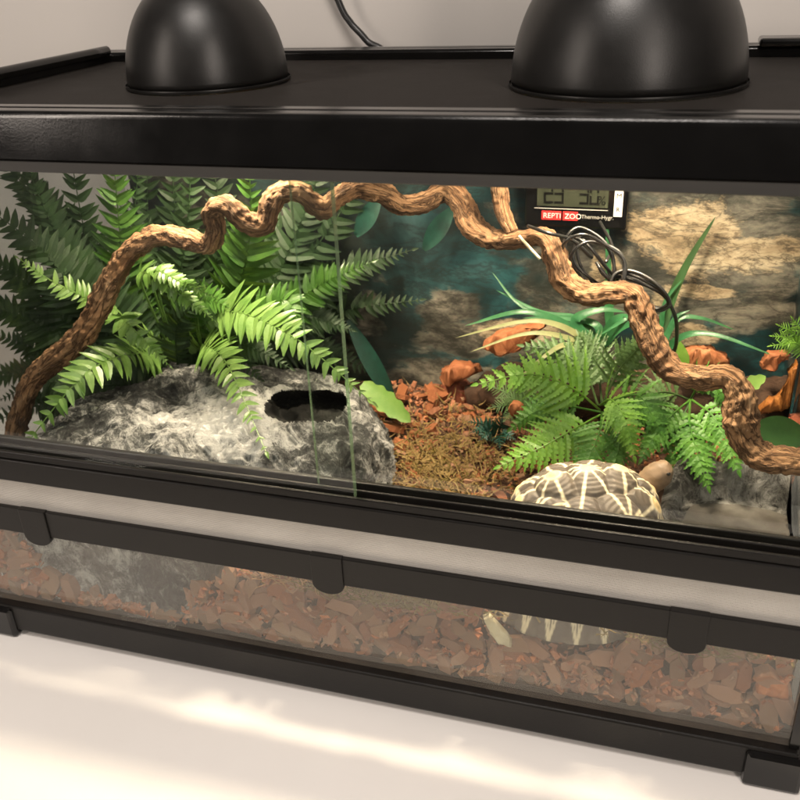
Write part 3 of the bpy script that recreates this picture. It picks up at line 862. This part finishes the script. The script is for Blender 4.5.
# the coil of lead: loops tied round the branch
vs, fs = [], []
rg = random.Random(4)
for k in range(6):
    c0 = at(594 + rg.uniform(-5, 5), 265 + rg.uniform(-4, 4), .180 - k * .0035); lp = []
    tl = rg.uniform(-.18, .18); e1, e2 = rg.uniform(.022, .031), .007 + .0022 * k
    for i in range(33):
        a = 2 * math.pi * i / 32
        u = math.cos(a) * e1; v_ = math.sin(a) * e2 * (1 + .15 * math.sin(3 * a + k))
        dx, dz_ = math.cos(-.95 + tl), math.sin(-.95 + tl)
        lp.append(c0 + Vector((u * dx * .85 - v_ * dz_, .004 * math.sin(2 * a + k), u * dz_ * .85 + v_ * dx)))
    tube_geo(spline(lp, 90), .00115, 8, vs, fs)
for k in range(4):
    c0 = at(640 + rg.uniform(-3, 3), 293 + rg.uniform(-2, 2), .172 - k * .003); lp = []
    for i in range(33):
        a = 2 * math.pi * i / 32
        u = math.cos(a) * .021; v_ = math.sin(a) * (.008 + .002 * k); dx, dz_ = (.90, -.42)
        lp.append(c0 + Vector((u * dx - v_ * dz_ * .8, .003 * math.sin(2 * a + k), u * dz_ + v_ * dx * .8)))
    tube_geo(spline(lp, 90), .00125, 8, vs, fs)
for k in range(6):
    tube_geo(spline([at(596 + k, 262 + 2 * k, .172 - .002 * (k % 3)), at(612 + k, 281 + k, .168), at(632 + k, 285 + 2 * k, .17)], 14), .00125, 8, vs, fs)
tube_geo(spline([at(528, 226, .165), at(548, 233, .15), at(572, 240, .165), at(592, 258, .172)], 24), .0013, 8, vs, fs)
tube_geo(spline([at(668, 300, .175), at(676, 320, .185), at(676, 345, .2), at(670, 366, .22)], 24), .0013, 8, vs, fs)
tube_geo(spline([at(600, 222, .262), at(612, 246, .22), at(606, 262, .18)], 24), .0013, 8, vs, fs)
o = pyobj('coiled_lead', vs, fs, M['rubber'], None, True)
tag(o, 'black coiled probe lead hooked over the bend of the branch', 'cable')

# ------------------------------------------------------------------ plants
def leaf_geo(vs, fs, p, d, nrm, L, Wd, st=5, shape=None, fold=.25, droop=.25, serr=0):
    """one pointed leaf folded along its midrib"""
    d = d.normalized(); s = d.cross(nrm).normalized(); nrm = s.cross(d).normalized()
    b0 = len(vs)
    for i in range(st + 1):
        t_ = i / st
        w_ = Wd * (shape(t_) if shape else (min(1, .62 + 3 * t_) * max(.03, 1 - t_ ** 1.9) ** .8))
        if serr and i % 2: w_ *= 1 - serr
        c_ = p + d * L * t_ - nrm * (droop * L * t_ * t_)
        vs.append(c_ - s * w_ + nrm * fold * w_); vs.append(c_); vs.append(c_ + s * w_ + nrm * fold * w_)
    for i in range(st):
        a = b0 + 3 * i
        fs.append((a, a + 1, a + 4, a + 3)); fs.append((a + 1, a + 2, a + 5, a + 4))
def frame(pts, i, up):
    T = (pts[min(i + 1, len(pts) - 1)] - pts[max(i - 1, 0)]).normalized()
    S = T.cross(up)
    if S.length < .05: S = T.cross(Vector((0, 1, 0)))
    S.normalize(); N = S.cross(T).normalized()
    return T, S, N
def frond(parent, path, width, n, mt, up=(0, -.6, .8), seed=0, lw=.5, taper='boston', droop=.10, angle=14, tip0=.06):
    rg = random.Random(seed)
    pts = spline(path, 60); L = sum((b_ - a).length for a, b_ in zip(pts, pts[1:]))
    vs, fs = [], []
    tube_geo(pts, [.0011 * (1 - .7 * i / 60) for i in range(61)], 6, vs, fs)
    up = (Vector(up).normalized() * .55 + (CAM - pts[30]).normalized()).normalized()
    for k in range(n):
        t_ = tip0 + (1 - tip0) * (k + .5) / n
        i = min(59, int(t_ * 60)); T, S, N = frame(pts, i, up)
        prof = min(1, .6 + t_ * 2.2) * (1 - max(0, t_ - .38) / .62) ** .75 + .07 if taper == 'boston' else (1 - t_) ** .9 + .04
        for sd in (-1, 1):
            if rg.random() < .035: continue
            ll = width * prof * (rg.uniform(.86, 1.12) if rg.random() > .06 else rg.uniform(.45, .8))
            a = R_(angle + 26 * t_ + rg.uniform(-6, 6))
            d = S * sd * math.cos(a) + T * math.sin(a) + N * rg.uniform(-.15, .12)
            leaf_geo(vs, fs, pts[i] + N * .0003, d, N + S * rg.uniform(-.4, .4) + T * rg.uniform(-.25, .25), ll, min(ll * lw * .5, L / n * .64), 6, None, .22, droop + rg.uniform(-.08, .12), .07)
    T, S, N = frame(pts, 60, up)
    leaf_geo(vs, fs, pts[-1], T, N, width * .25, width * .06, 4)
    return pyobj('frond', vs, fs, mt, parent, False)
def lace_frond(parent, path, width, n, mt, up=(0, -.6, .8), seed=0):
    """triangular, twice divided frond"""
    rg = random.Random(seed)
    pts = spline(path, 60); L = sum((b_ - a).length for a, b_ in zip(pts, pts[1:]))
    vs, fs = [], []
    tube_geo(pts, [.0010 * (1 - .7 * i / 60) for i in range(61)], 6, vs, fs)
    up = (Vector(up).normalized() * .6 + (CAM - pts[30]).normalized()).normalized()
    for k in range(n):
        t_ = .16 + .83 * ((k + .5) / n) ** .92; i = min(59, int(t_ * 60)); T, S, N = frame(pts, i, up)
        for sd in (-1, 1):
            ll = width * ((1 - t_) / .82) ** .85 * rg.uniform(.9, 1.1) + .003
            a = R_(22 + 22 * t_ + rg.uniform(-6, 6))
            d = (S * sd * math.cos(a) + T * math.sin(a) - N * .10).normalized()
            s2 = d.cross(N).normalized(); n2 = (N + S * rg.uniform(-.25, .25) + T * rg.uniform(-.15, .15)).normalized()
            s2 = d.cross(n2).normalized()
            teeth = max(4, int(ll / .0030)); hw = min(.21 * ll + .0012, L / n * .56); b0 = len(vs); m_ = 4 * teeth
            ph_ = rg.uniform(-.3, .3)
            for q_ in range(m_ + 1):
                u = q_ / m_; z_ = q_ % 4
                env = min(1, .5 + 3.2 * u) * max(.06, 1 - u ** 1.5)
                wv = (.34, .80, 1.0, .62)[z_]
                wv *= rg.uniform(.9, 1.1)
                c_ = pts[i] + d * ll * u - n2 * (.20 + ph_ * .3) * ll * u * u
                fw = d * hw * env * (0, .15, .42, .45)[z_]
                lift = n2 * hw * env * (.05, .22, .30, .12)[z_]
                vs.append(c_ - s2 * hw * env * wv + fw + lift); vs.append(c_); vs.append(c_ + s2 * hw * env * wv + fw + lift)
            for q_ in range(m_):
                a_ = b0 + 3 * q_; fs.append((a_, a_ + 1, a_ + 4, a_ + 3)); fs.append((a_ + 1, a_ + 2, a_ + 5, a_ + 4))
    T, S, N = frame(pts, 60, up); leaf_geo(vs, fs, pts[-1], T, N, .006, .0016, 4)
    return pyobj('frond', vs, fs, mt, parent, False)

fern = thing('boston_fern', 'large green sword fern with lit drooping fronds above the rock cave', 'fern', tuple(at(180, 365, .205)))
base = at(185, 362, .205)
def A(*l): return [at(*p) for p in l]
F, FP, FD = M['fern'], M['fern_pale'], M['fern_shade']
fl = [  # path, width, leaflets, material, up
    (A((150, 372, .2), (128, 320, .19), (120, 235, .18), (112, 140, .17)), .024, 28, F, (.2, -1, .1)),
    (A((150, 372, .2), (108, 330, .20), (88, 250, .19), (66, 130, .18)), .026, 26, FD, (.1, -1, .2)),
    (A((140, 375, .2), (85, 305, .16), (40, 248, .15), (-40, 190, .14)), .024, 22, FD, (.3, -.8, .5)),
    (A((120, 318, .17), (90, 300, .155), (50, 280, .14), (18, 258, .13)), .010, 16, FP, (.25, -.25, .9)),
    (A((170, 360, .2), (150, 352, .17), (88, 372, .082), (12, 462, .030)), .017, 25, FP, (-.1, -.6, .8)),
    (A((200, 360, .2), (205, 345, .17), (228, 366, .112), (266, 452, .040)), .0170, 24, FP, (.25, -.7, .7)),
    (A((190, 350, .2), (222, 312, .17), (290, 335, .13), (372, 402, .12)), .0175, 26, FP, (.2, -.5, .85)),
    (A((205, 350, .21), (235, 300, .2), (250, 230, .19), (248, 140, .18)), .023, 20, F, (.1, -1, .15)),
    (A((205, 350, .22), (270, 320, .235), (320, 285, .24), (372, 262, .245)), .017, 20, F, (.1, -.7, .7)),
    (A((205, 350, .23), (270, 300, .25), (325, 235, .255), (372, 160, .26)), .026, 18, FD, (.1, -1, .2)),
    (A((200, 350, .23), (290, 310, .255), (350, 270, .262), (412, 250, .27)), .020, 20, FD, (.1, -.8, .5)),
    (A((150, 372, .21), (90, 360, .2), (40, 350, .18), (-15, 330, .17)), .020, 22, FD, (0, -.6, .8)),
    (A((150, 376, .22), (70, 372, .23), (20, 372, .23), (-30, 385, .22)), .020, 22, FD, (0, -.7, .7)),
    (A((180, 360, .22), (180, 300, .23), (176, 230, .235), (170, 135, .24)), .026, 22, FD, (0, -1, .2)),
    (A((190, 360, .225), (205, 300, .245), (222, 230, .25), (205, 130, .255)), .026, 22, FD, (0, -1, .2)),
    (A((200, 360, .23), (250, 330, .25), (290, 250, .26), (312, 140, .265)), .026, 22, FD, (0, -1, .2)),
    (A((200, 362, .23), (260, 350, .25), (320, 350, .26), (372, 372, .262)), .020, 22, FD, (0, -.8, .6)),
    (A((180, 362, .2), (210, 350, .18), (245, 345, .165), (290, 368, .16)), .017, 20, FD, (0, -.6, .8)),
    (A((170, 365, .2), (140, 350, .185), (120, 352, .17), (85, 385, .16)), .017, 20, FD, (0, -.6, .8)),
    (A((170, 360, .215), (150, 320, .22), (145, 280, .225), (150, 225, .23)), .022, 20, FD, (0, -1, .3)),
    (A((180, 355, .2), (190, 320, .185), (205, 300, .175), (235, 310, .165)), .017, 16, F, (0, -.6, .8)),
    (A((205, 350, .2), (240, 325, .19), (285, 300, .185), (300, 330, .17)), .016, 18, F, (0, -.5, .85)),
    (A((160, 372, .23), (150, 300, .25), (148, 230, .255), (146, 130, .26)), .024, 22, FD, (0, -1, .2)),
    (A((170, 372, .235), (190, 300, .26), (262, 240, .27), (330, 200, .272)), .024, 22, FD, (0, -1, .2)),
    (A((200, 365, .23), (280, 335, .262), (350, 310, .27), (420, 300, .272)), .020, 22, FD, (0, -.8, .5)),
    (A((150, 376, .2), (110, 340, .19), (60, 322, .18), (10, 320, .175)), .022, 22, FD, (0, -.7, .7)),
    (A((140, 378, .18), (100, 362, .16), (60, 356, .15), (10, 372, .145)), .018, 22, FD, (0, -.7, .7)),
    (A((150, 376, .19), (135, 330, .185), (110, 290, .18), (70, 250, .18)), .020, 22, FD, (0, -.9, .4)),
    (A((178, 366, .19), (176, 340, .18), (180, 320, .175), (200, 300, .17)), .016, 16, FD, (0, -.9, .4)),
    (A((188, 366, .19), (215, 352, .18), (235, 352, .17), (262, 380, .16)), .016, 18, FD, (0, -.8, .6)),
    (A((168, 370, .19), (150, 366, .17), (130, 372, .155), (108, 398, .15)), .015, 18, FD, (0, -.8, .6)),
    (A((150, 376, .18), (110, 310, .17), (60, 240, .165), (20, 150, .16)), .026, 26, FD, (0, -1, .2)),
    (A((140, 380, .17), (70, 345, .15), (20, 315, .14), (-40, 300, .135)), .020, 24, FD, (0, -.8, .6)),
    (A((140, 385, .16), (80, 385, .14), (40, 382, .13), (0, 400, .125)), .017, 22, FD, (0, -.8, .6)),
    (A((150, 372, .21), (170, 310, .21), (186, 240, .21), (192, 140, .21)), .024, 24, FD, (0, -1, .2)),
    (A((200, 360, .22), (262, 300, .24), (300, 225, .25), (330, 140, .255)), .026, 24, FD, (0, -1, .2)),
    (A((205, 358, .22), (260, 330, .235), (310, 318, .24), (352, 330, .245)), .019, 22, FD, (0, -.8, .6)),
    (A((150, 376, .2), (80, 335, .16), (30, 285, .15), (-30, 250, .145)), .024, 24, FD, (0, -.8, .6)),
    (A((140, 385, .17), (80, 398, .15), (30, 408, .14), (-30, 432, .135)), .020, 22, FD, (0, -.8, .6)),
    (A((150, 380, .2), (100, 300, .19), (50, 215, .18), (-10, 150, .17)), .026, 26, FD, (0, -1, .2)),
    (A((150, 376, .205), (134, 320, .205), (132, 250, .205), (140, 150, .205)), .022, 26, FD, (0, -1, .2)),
]
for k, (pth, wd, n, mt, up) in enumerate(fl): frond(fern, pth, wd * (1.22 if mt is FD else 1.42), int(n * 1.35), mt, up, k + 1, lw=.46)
# short pale sprays with broad toothed leaves in front of the fern
spray = thing('leaf_spray', 'pale lime spray of broad toothed leaves below the bend of the branch', 'plant', tuple(at(140, 320, .15)))
for k, (a, w_, up_) in enumerate(((((165, 340), (140, 274), (182, 296), (216, 322)), .0135, (.3, -.1, .9)), (((170, 340), (152, 275), (185, 284), (216, 298)), .0115, (.2, .3, .9)),
                             (((165, 345), (122, 316), (142, 338), (170, 366)), .0145, (.4, -.5, .6)), (((172, 340), (160, 292), (182, 284), (206, 288)), .010, (0, .3, .9)))):
    Ys = (.19, .15, .14, .125)
    frond(spray, [at(x, y, Ys[q_]) for q_, (x, y) in enumerate(a)], w_, 17, FP, up_, 200 + k, lw=.62, tip0=.34)
lf = thing('lace_fern', 'bright green lace fern spreading over the tortoise', 'fern', tuple(at(592, 412, .195)))
LP, LG, LL = M['lace_pale'], M['lace_grey'], M['lace']
for k, (pth, wd, n, mt, up) in enumerate([
    (A((600, 410, .195), (572, 388, .18), (530, 374, .165), (478, 384, .15)), .032, 12, LP, (-.1, -.55, .85)),
    (A((600, 415, .19), (572, 430, .165), (540, 448, .145), (500, 466, .125)), .034, 12, LP, (-.15, -.6, .8)),
    (A((600, 405, .195), (612, 400, .17), (626, 422, .152), (634, 456, .14)), .024, 12, LP, (.2, -.7, .7)),
    (A((598, 405, .2), (585, 372, .21), (560, 352, .215), (524, 346, .21)), .028, 11, LG, (-.1, -.8, .6)),
    (A((602, 405, .2), (618, 372, .195), (632, 355, .185), (648, 338, .18)), .024, 11, LG, (.1, -.8, .6)),
    (A((602, 405, .21), (598, 370, .22), (590, 350, .225), (580, 335, .228)), .030, 11, LG, (0, -.8, .6)),
    (A((602, 412, .19), (600, 430, .165), (590, 455, .15), (580, 474, .135)), .026, 11, LL, (0, -.6, .8)),
    (A((604, 412, .19), (618, 432, .165), (618, 452, .155), (612, 468, .145)), .022, 10, LL, (.1, -.6, .8)),
    (A((604, 405, .195), (636, 395, .18), (652, 415, .17), (664, 440, .165)), .026, 11, LL, (.2, -.6, .8)),
    (A((600, 412, .2), (560, 405, .19), (535, 412, .185), (512, 428, .18)), .024, 11, LL, (0, -.6, .8)),
]): lace_frond(lf, pth, wd * 1.05, n + 1, mt, up, 40 + k)
lf2 = thing('lace_fern', 'darker green lace fern in the hollow below the branch bend', 'fern', tuple(at(690, 402, .2)))
for k, (pth, wd, n, mt, up) in enumerate([
    (A((690, 400, .2), (690, 425, .175), (698, 455, .155), (708, 486, .14)), .026, 11, LL, (.1, -.7, .7)),
    (A((690, 400, .2), (672, 415, .18), (655, 435, .165), (642, 458, .155)), .022, 11, LL, (-.2, -.6, .8)),
    (A((692, 400, .2), (712, 415, .18), (726, 440, .165), (738, 470, .15)), .026, 11, LL, (.2, -.7, .7)),
    (A((690, 400, .21), (700, 385, .2), (718, 385, .19), (728, 410, .18)), .020, 10, LL, (.1, -.7, .7)),
    (A((690, 400, .2), (680, 425, .185), (675, 450, .17), (672, 478, .16)), .020, 10, LL, (0, -.7, .7)),
    (A((690, 400, .21), (668, 392, .2), (650, 395, .19), (636, 408, .185)), .022, 10, LG, (-.1, -.7, .7)),
]): lace_frond(lf2, pth, wd, n, mt, up, 70 + k)

def blade(parent, path, wd, mt, name='blade'):
    pts = spline(path, 24); vs, fs = [], []
    vw = (pts[12] - CAM).normalized()
    for i, p in enumerate(pts):
        t_ = i / 24; T = (pts[min(i+1, 24)] - pts[max(i-1, 0)]).normalized()
        S = T.cross(Vector((.1, -.7, .7))).normalized(); N = S.cross(T)
        w_ = wd * (1 - t_) ** .6 * min(1, .5 + t_ * 3)
        vs += [p - S * w_ + N * w_ * .3, p, p + S * w_ + N * w_ * .3]
    for i in range(24):
        a = 3 * i; fs.append((a, a+1, a+4, a+3)); fs.append((a+1, a+2, a+5, a+4))
    return pyobj(name, vs, fs, mt, parent, True)
gr = thing('grass_tuft', 'tuft of long arching green blades behind the bright lace fern', 'plant', tuple(at(590, 352, .24)))
B, BD = M['blade'], M['blade_dry']
for pth, wd, mt in [
    (A((600, 350, .24), (560, 322, .235), (520, 312, .225), (464, 326, .215)), .0042, B),
    (A((600, 350, .24), (560, 326, .23), (520, 322, .22), (455, 338, .205)), .0032, BD),
    (A((600, 350, .24), (555, 335, .225), (520, 335, .215), (470, 352, .205)), .0028, BD),
    (A((600, 350, .24), (580, 320, .25), (540, 312, .26), (496, 290, .268)), .0035, B),
    (A((600, 350, .24), (570, 330, .25), (520, 305, .262), (492, 272, .27)), .0028, B),
    (A((600, 350, .24), (596, 325, .245), (560, 318, .25), (522, 318, .25)), .004, B),
    (A((600, 350, .24), (618, 330, .235), (640, 322, .23), (655, 330, .22)), .004, B),
    (A((590, 352, .24), (565, 345, .22), (540, 360, .2), (512, 385, .19)), .0028, BD),
    (A((600, 350, .24), (612, 322, .24), (626, 318, .235), (600, 335, .23)), .004, B),
    (A((600, 352, .24), (575, 322, .24), (600, 310, .245), (625, 312, .25)), .005, B)]: blade(gr, pth, wd, mt)
gr2 = thing('grass_tuft', 'tuft of green blades arching right behind the branch over orange bark', 'plant', tuple(at(652, 365, .25)))
for pth, wd, mt in [
    (A((655, 365, .25), (680, 338, .24), (715, 335, .235), (775, 356, .225)), .0036, B),
    (A((655, 365, .25), (675, 322, .26), (700, 318, .262), (735, 330, .262)), .003, B),
    (A((655, 365, .25), (665, 340, .255), (675, 318, .26), (690, 310, .262)), .003, B),
    (A((655, 365, .25), (664, 320, .265), (684, 270, .272), (716, 216, .276)), .0058, M['broad']),
    (A((655, 365, .25), (660, 330, .26), (666, 300, .265), (682, 280, .268)), .003, B)]: blade(gr2, pth, wd, mt)
o = blade(gr2, A((609, 330, .262), (609, 300, .265), (608, 260, .268), (607, 212, .27)), .0042, M['blade'])
# small leafy bits
def leafthing(name, p, q, up, W_, mt, label, lobes=0, L=None):
    vs, fs = [], []
    d = q - p
    def shp(t_):
        b_ = math.sin(math.pi * min(1, t_ * .93 + .07)) ** (.6 if lobes else .95)
        return b_ * (1 - .22 * (0.5 + .5 * math.cos(t_ * lobes * 2 * math.pi)) if lobes else 1)
    leaf_geo(vs, fs, p, d, Vector(up), d.length, W_, 26, shp, .22, .12)
    o = pyobj(name, vs, fs, mt, None, True)
    return tag(o, label, 'leaf')
leafthing('lobed_leaf', at(362, 384, .215), at(410, 420, .20), (.3, -.7, .6), .0105, M['lobe'], 'yellow green lobed leaf at the right end of the rock cave', 5)
leafthing('pale_leaf', at(684, 372, .21), at(680, 342, .212), (0, -1, .2), .0052, M['lobe'], 'small pale upright leaf behind the branch bend')
leafthing('broad_leaf', at(752, 428, .16), at(812, 440, .15), (0, -1, .15), .0135, M['broad'], 'dark green broad leaf beside the thick end of the branch')
leafthing('lobed_leaf', at(736, 392, .175), at(766, 376, .18), (0, -.8, .5), .006, M['lobe'], 'bright toothed leaf right behind the top of the thick branch knuckle', 4)
leafthing('teal_leaf', at(424, 250, .268), at(454, 205, .27), (0, -1, .1), .008, M['teal'], 'dark teal leaf before the backdrop left of the upright branch stub')
leafthing('teal_leaf', at(356, 236, .262), at(380, 196, .262), (0, -1, .1), .008, M['teal'], 'teal leaf hanging under the branch near the glass door edge')
leafthing('teal_leaf', at(348, 320, .26), at(400, 414, .25), (.2, -.8, .4), .008, M['teal'], 'long dark teal leaf between the fern and the lobed leaf')
def sprig(name, base_, tips, mt, label, seed, W_=.004, n=9, lw=.5):
    t_ = thing(name, label, 'plant', tuple(base_))
    for k, q in enumerate(tips): frond(t_, [base_, base_.lerp(q, .5) + Vector((0, 0, .004)), q], W_, n, mt, (0, -.6, .8), seed + k, lw=lw)
    return t_
sprig('teal_sprig', at(498, 436, .215), A((470, 422, .2), (480, 440, .19), (500, 448, .185), (515, 440, .19), (505, 420, .2), (472, 432, .195)), M['teal'], 'low teal green sprig at the edge of the moss', 100, .008, 8)
sprig('needle_sprig', at(530, 410, .215), A((482, 384, .21), (498, 398, .2), (505, 420, .195), (490, 408, .2), (520, 425, .19), (512, 378, .215)), M['lace_grey'], 'dull needle leaved sprig round the small orange knob', 120, .011, 16, .16)
sprig('needle_sprig', at(806, 352, .2), A((772, 336, .19), (778, 325, .192), (784, 345, .19), (792, 318, .195), (770, 346, .19)), M['lace_pale'], 'bright needle leaved sprig at the far right of the backdrop', 140, .009, 12, .2)

# ------------------------------------------------------------------ star tortoise
tc = Vector((.158, .066, .070)); tang = R_(24)
TA, TB, TH = .058, .048, .093
axx = Vector((math.cos(tang), math.sin(tang), 0)); axy = Vector((-math.sin(tang), math.cos(tang), 0))
def shell_pt(lat, lon):
    """unit-dome coordinates: lon around, lat from rim (0) to apex (1)"""
    ph = lat * math.pi / 2
    c_ = math.cos(ph) ** .72; s_ = math.sin(ph) ** .86
    return Vector((c_ * math.cos(lon), c_ * math.sin(lon), s_))
cent = []
for x in (-.72, -.36, 0.0, .36, .72):                       # vertebral row
    z = (1 - abs(x) ** 2.6) ** .5; cent.append((Vector((x, 0, max(.45, z))), 7))
for sd in (-1, 1):
    for lon in (26, 68, 110, 152):                           # costal row
        ph = R_(46); cent.append((Vector((math.cos(ph) * math.cos(R_(lon)), sd * math.cos(ph) * math.sin(R_(lon)), math.sin(ph))), 8))
ncost = len(cent)
for k in range(22):
    lon = 2 * math.pi * (k + .5) / 22; cent.append((Vector((math.cos(lon) * 1.0, math.sin(lon) * 1.0, .25)), 6))
cdir = [(c_.normalized(), n) for c_, n in cent]
NB = []
for k, (c_, n) in enumerate(cdir):
    l_ = []
    e1 = c_.cross(Vector((0, 0, 1)) if abs(c_.z) < .9 else Vector((1, 0, 0))).normalized(); e2 = c_.cross(e1)
    for k2, (c2, n2) in enumerate(cdir):
        if k2 != k and (c2 - c_).length < (.84 if k2 < ncost else .60):
            pr = c2 - c_ * c2.dot(c_); l_.append((.010, pr.normalized()))
    base_n = len(l_)
    for q_ in range({5: 6, 6: 4, 7: 4, 8: 10, 9: 6, 12: 8}.get(k, 0)):
        a = 2 * math.pi * (q_ + .3 * (k % 3)) / {5: 6, 6: 4, 7: 4, 8: 10, 9: 6, 12: 8}[k]
        b_ = e1 * math.cos(a) + e2 * math.sin(a)
        if all(b_.dot(o_[1]) < .90 for o_ in l_): l_.append((.007, b_))
    NB.append(l_)
vs, fs, cols = [], [], []
NL, NR = 420, 150
CREAM, BROWN, HORN = Vector((.76, .66, .45)), Vector((.082, .068, .055)), Vector((.42, .33, .22))
for j in range(NR + 1):
    for i in range(NL):
        u = shell_pt(j / NR, 2 * math.pi * i / NL)
        dn = u.normalized()
        ds = sorted(((1 - dn.dot(c_)) ** .5, k) for k, (c_, n) in enumerate(cdir))[:2] if True else None
        d0, k = ds[0]; d1 = ds[1][0]
        c_, nr = cdir[k]
        # bump: pyramid scutes with grooves
        ed = (d1 - d0)
        z_h = (.085 if k < ncost else .03) * max(0, 1 - d0 / .33) - .018 * max(0, 1 - ed / .05)
        flare = .10 * max(0, 1 - u.z / .22) ** 1.5
        q = u * (1 + z_h) + Vector((u.x, u.y, 0)) * flare
        g = .004 * math.sin(d0 * 150)
        q = q * (1 + g * .5)
        P = tc + axx * (q.x * TA) + axy * (q.y * TB) + Vector((0, 0, q.z * TH))
        vs.append(P)
        # colour
        e1 = c_.cross(Vector((0, 0, 1)) if abs(c_.z) < .95 else Vector((1, 0, 0))).normalized(); e2 = c_.cross(e1)
        ang = math.atan2(dn.dot(e2), dn.dot(e1))
        ns = mn.noise(P * 120)
        wob = .012 * ns
        if k < ncost:
            lw_ = 9.0
            for a_, b_ in NB[k]:
                # distance to the line that runs from this areola towards a neighbour or a seam
                tt = max(0, dn.dot(b_) ); perp = (dn - c_ * dn.dot(c_)); along = perp.dot(b_)
                off = (perp - b_ * along).length if along > 0 else 9
                lw_ = min(lw_, off - a_ - .024 * max(0, along))
            f_ = 1 - smooth(-.008, .010, lw_ + wob * .7)
            f_ = max(f_, 1 - smooth(.070, .105, (c_ - dn).length + wob))
        else:
            lon = 2 * math.pi * i / NL; dl = (lon / (2 * math.pi) * 22) % 1 - .5
            hz = u.z / .36
            f_ = 1 - smooth(.025, .06, abs(abs(dl) - .03 - .36 * hz) + wob * 2)
            f_ = max(f_, 1 - smooth(.02, .05, abs(abs(dl) - .015 - .14 * hz)))
            if math.cos(lon - .05) > .93: f_ = max(f_, smooth(.93, .97, math.cos(lon - .05)))
        br_ = BROWN * (1 + .35 * mn.noise(P * 300)) + HORN * .20 * max(0, mn.noise(P * 60))
        col_ = br_.lerp(CREAM * (1 + .10 * ns), f_)
        if d0 < .05: col_ = col_.lerp(Vector((.72, .47, .17)), .6)
        cols.append((*[max(0, x) for x in col_], 1))
for j in range(NR):
    for i in range(NL):
        i2 = (i + 1) % NL; fs.append((j*NL+i, j*NL+i2, (j+1)*NL+i2, (j+1)*NL+i))
SKIN = (.40, .30, .19, 1)
def add_skin(pts, rads, seg=20, col_=SKIN):
    b0 = len(vs)
    tube_geo(pts, rads, seg, vs, fs, lambda p, i, a: 1 + .12 * mn.noise(p * 350) + .07 * mn.noise(p * 900))
    for k in range(len(vs) - b0):
        s = 1 + .5 * mn.noise(vs[b0 + k] * 400)
        cols.append((col_[0] * s, col_[1] * s, col_[2] * s, 1))
def T3(x, y, z): return tc + axx * x + axy * y + Vector((0, 0, z))
# belly plate closes the shell below
b0 = len(vs); vs.append(tc + Vector((0, 0, -.006))); cols.append((.55, .45, .26, 1))
for i in range(NL): fs.append((b0, (i + 1) % NL, i))
# neck and head looking up to the right
hp = at(657, 479, .098)
hd = [T3(.030, .006, .022), T3(.044, .010, .030), hp + Vector((-.013, -.003, -.017)), hp + Vector((-.007, -.001, -.007)), hp + Vector((-.001, .001, .001)), hp + Vector((.005, .002, .0055)), hp + Vector((.0095, .003, .007))]
def head_r(i):
    if i < 14: return .0078
    k = (i - 14) / 22
    return (.0066 + .0026 * math.sin(math.pi * min(1, k * 1.15)) ) * (1 if k < .8 else max(.25, 1 - ((k - .8) / .2) ** 2 * .75))
add_skin(spline(hd, 36), [head_r(i) for i in range(37)], 28, (.17, .115, .072, 1))
for sx_, sy_ in ((.040, -.026), (.042, .028), (-.032, -.024), (-.032, .026)):
    add_skin(spline([T3(sx_ * .7, sy_ * .6, .016), T3(sx_ * 1.1, sy_ * 1.0, .008), T3(sx_ * 1.22, sy_ * 1.12, -.010)], 16), [.011 - .0002 * i for i in range(16)] + [.006], 18, (.20, .15, .09, 1))
add_skin(spline([T3(-.052, 0, .012), T3(-.062, 0, .004), T3(-.067, 0, -.002)], 10), [.005 - .0004 * i for i in range(11)], 10)
me = bpy.data.meshes.new('tortoise'); me.from_pydata([tuple(v) for v in vs], [], fs)
at_ = me.color_attributes.new('tone', 'FLOAT_COLOR', 'POINT')
at_.data.foreach_set('color', [x for c_ in cols for x in c_])
t = NT('tortoise horn and skin')
vc = t.add('VertexColor', layer_name='tone').outputs[0]
n = t.noise(220, 5, .65)
c = t.mix(t.ramp(n, [(.3, 0), (.75, .35)]), vc, (.10, .075, .05))
M['tort'] = t.done(t.bsdf(col=c, rough=.55, spec=.3, normal=t.bump(n, .0008, .5)))
tort = link('tortoise', me, M['tort'], None, True)
tag(tort, 'star patterned tortoise with head raised beside the grey dish', 'tortoise')
bm = bmesh.new()
for sd in (-1, 1):
    mt_ = Matrix.Translation(hp + Vector((.0045, .0025, .0075)) + Vector((.3, -.9, 0)) * .0074 * sd)
    bmesh.ops.create_uvsphere(bm, u_segments=14, v_segments=10, radius=.0016, matrix=mt_)
M['eye'] = mat_plastic('dark eye', (.006, .005, .004), .15, .7)
e_ = obj('eye', bm, M['eye'], tort, True); e_.matrix_parent_inverse = Matrix.Identity(4)
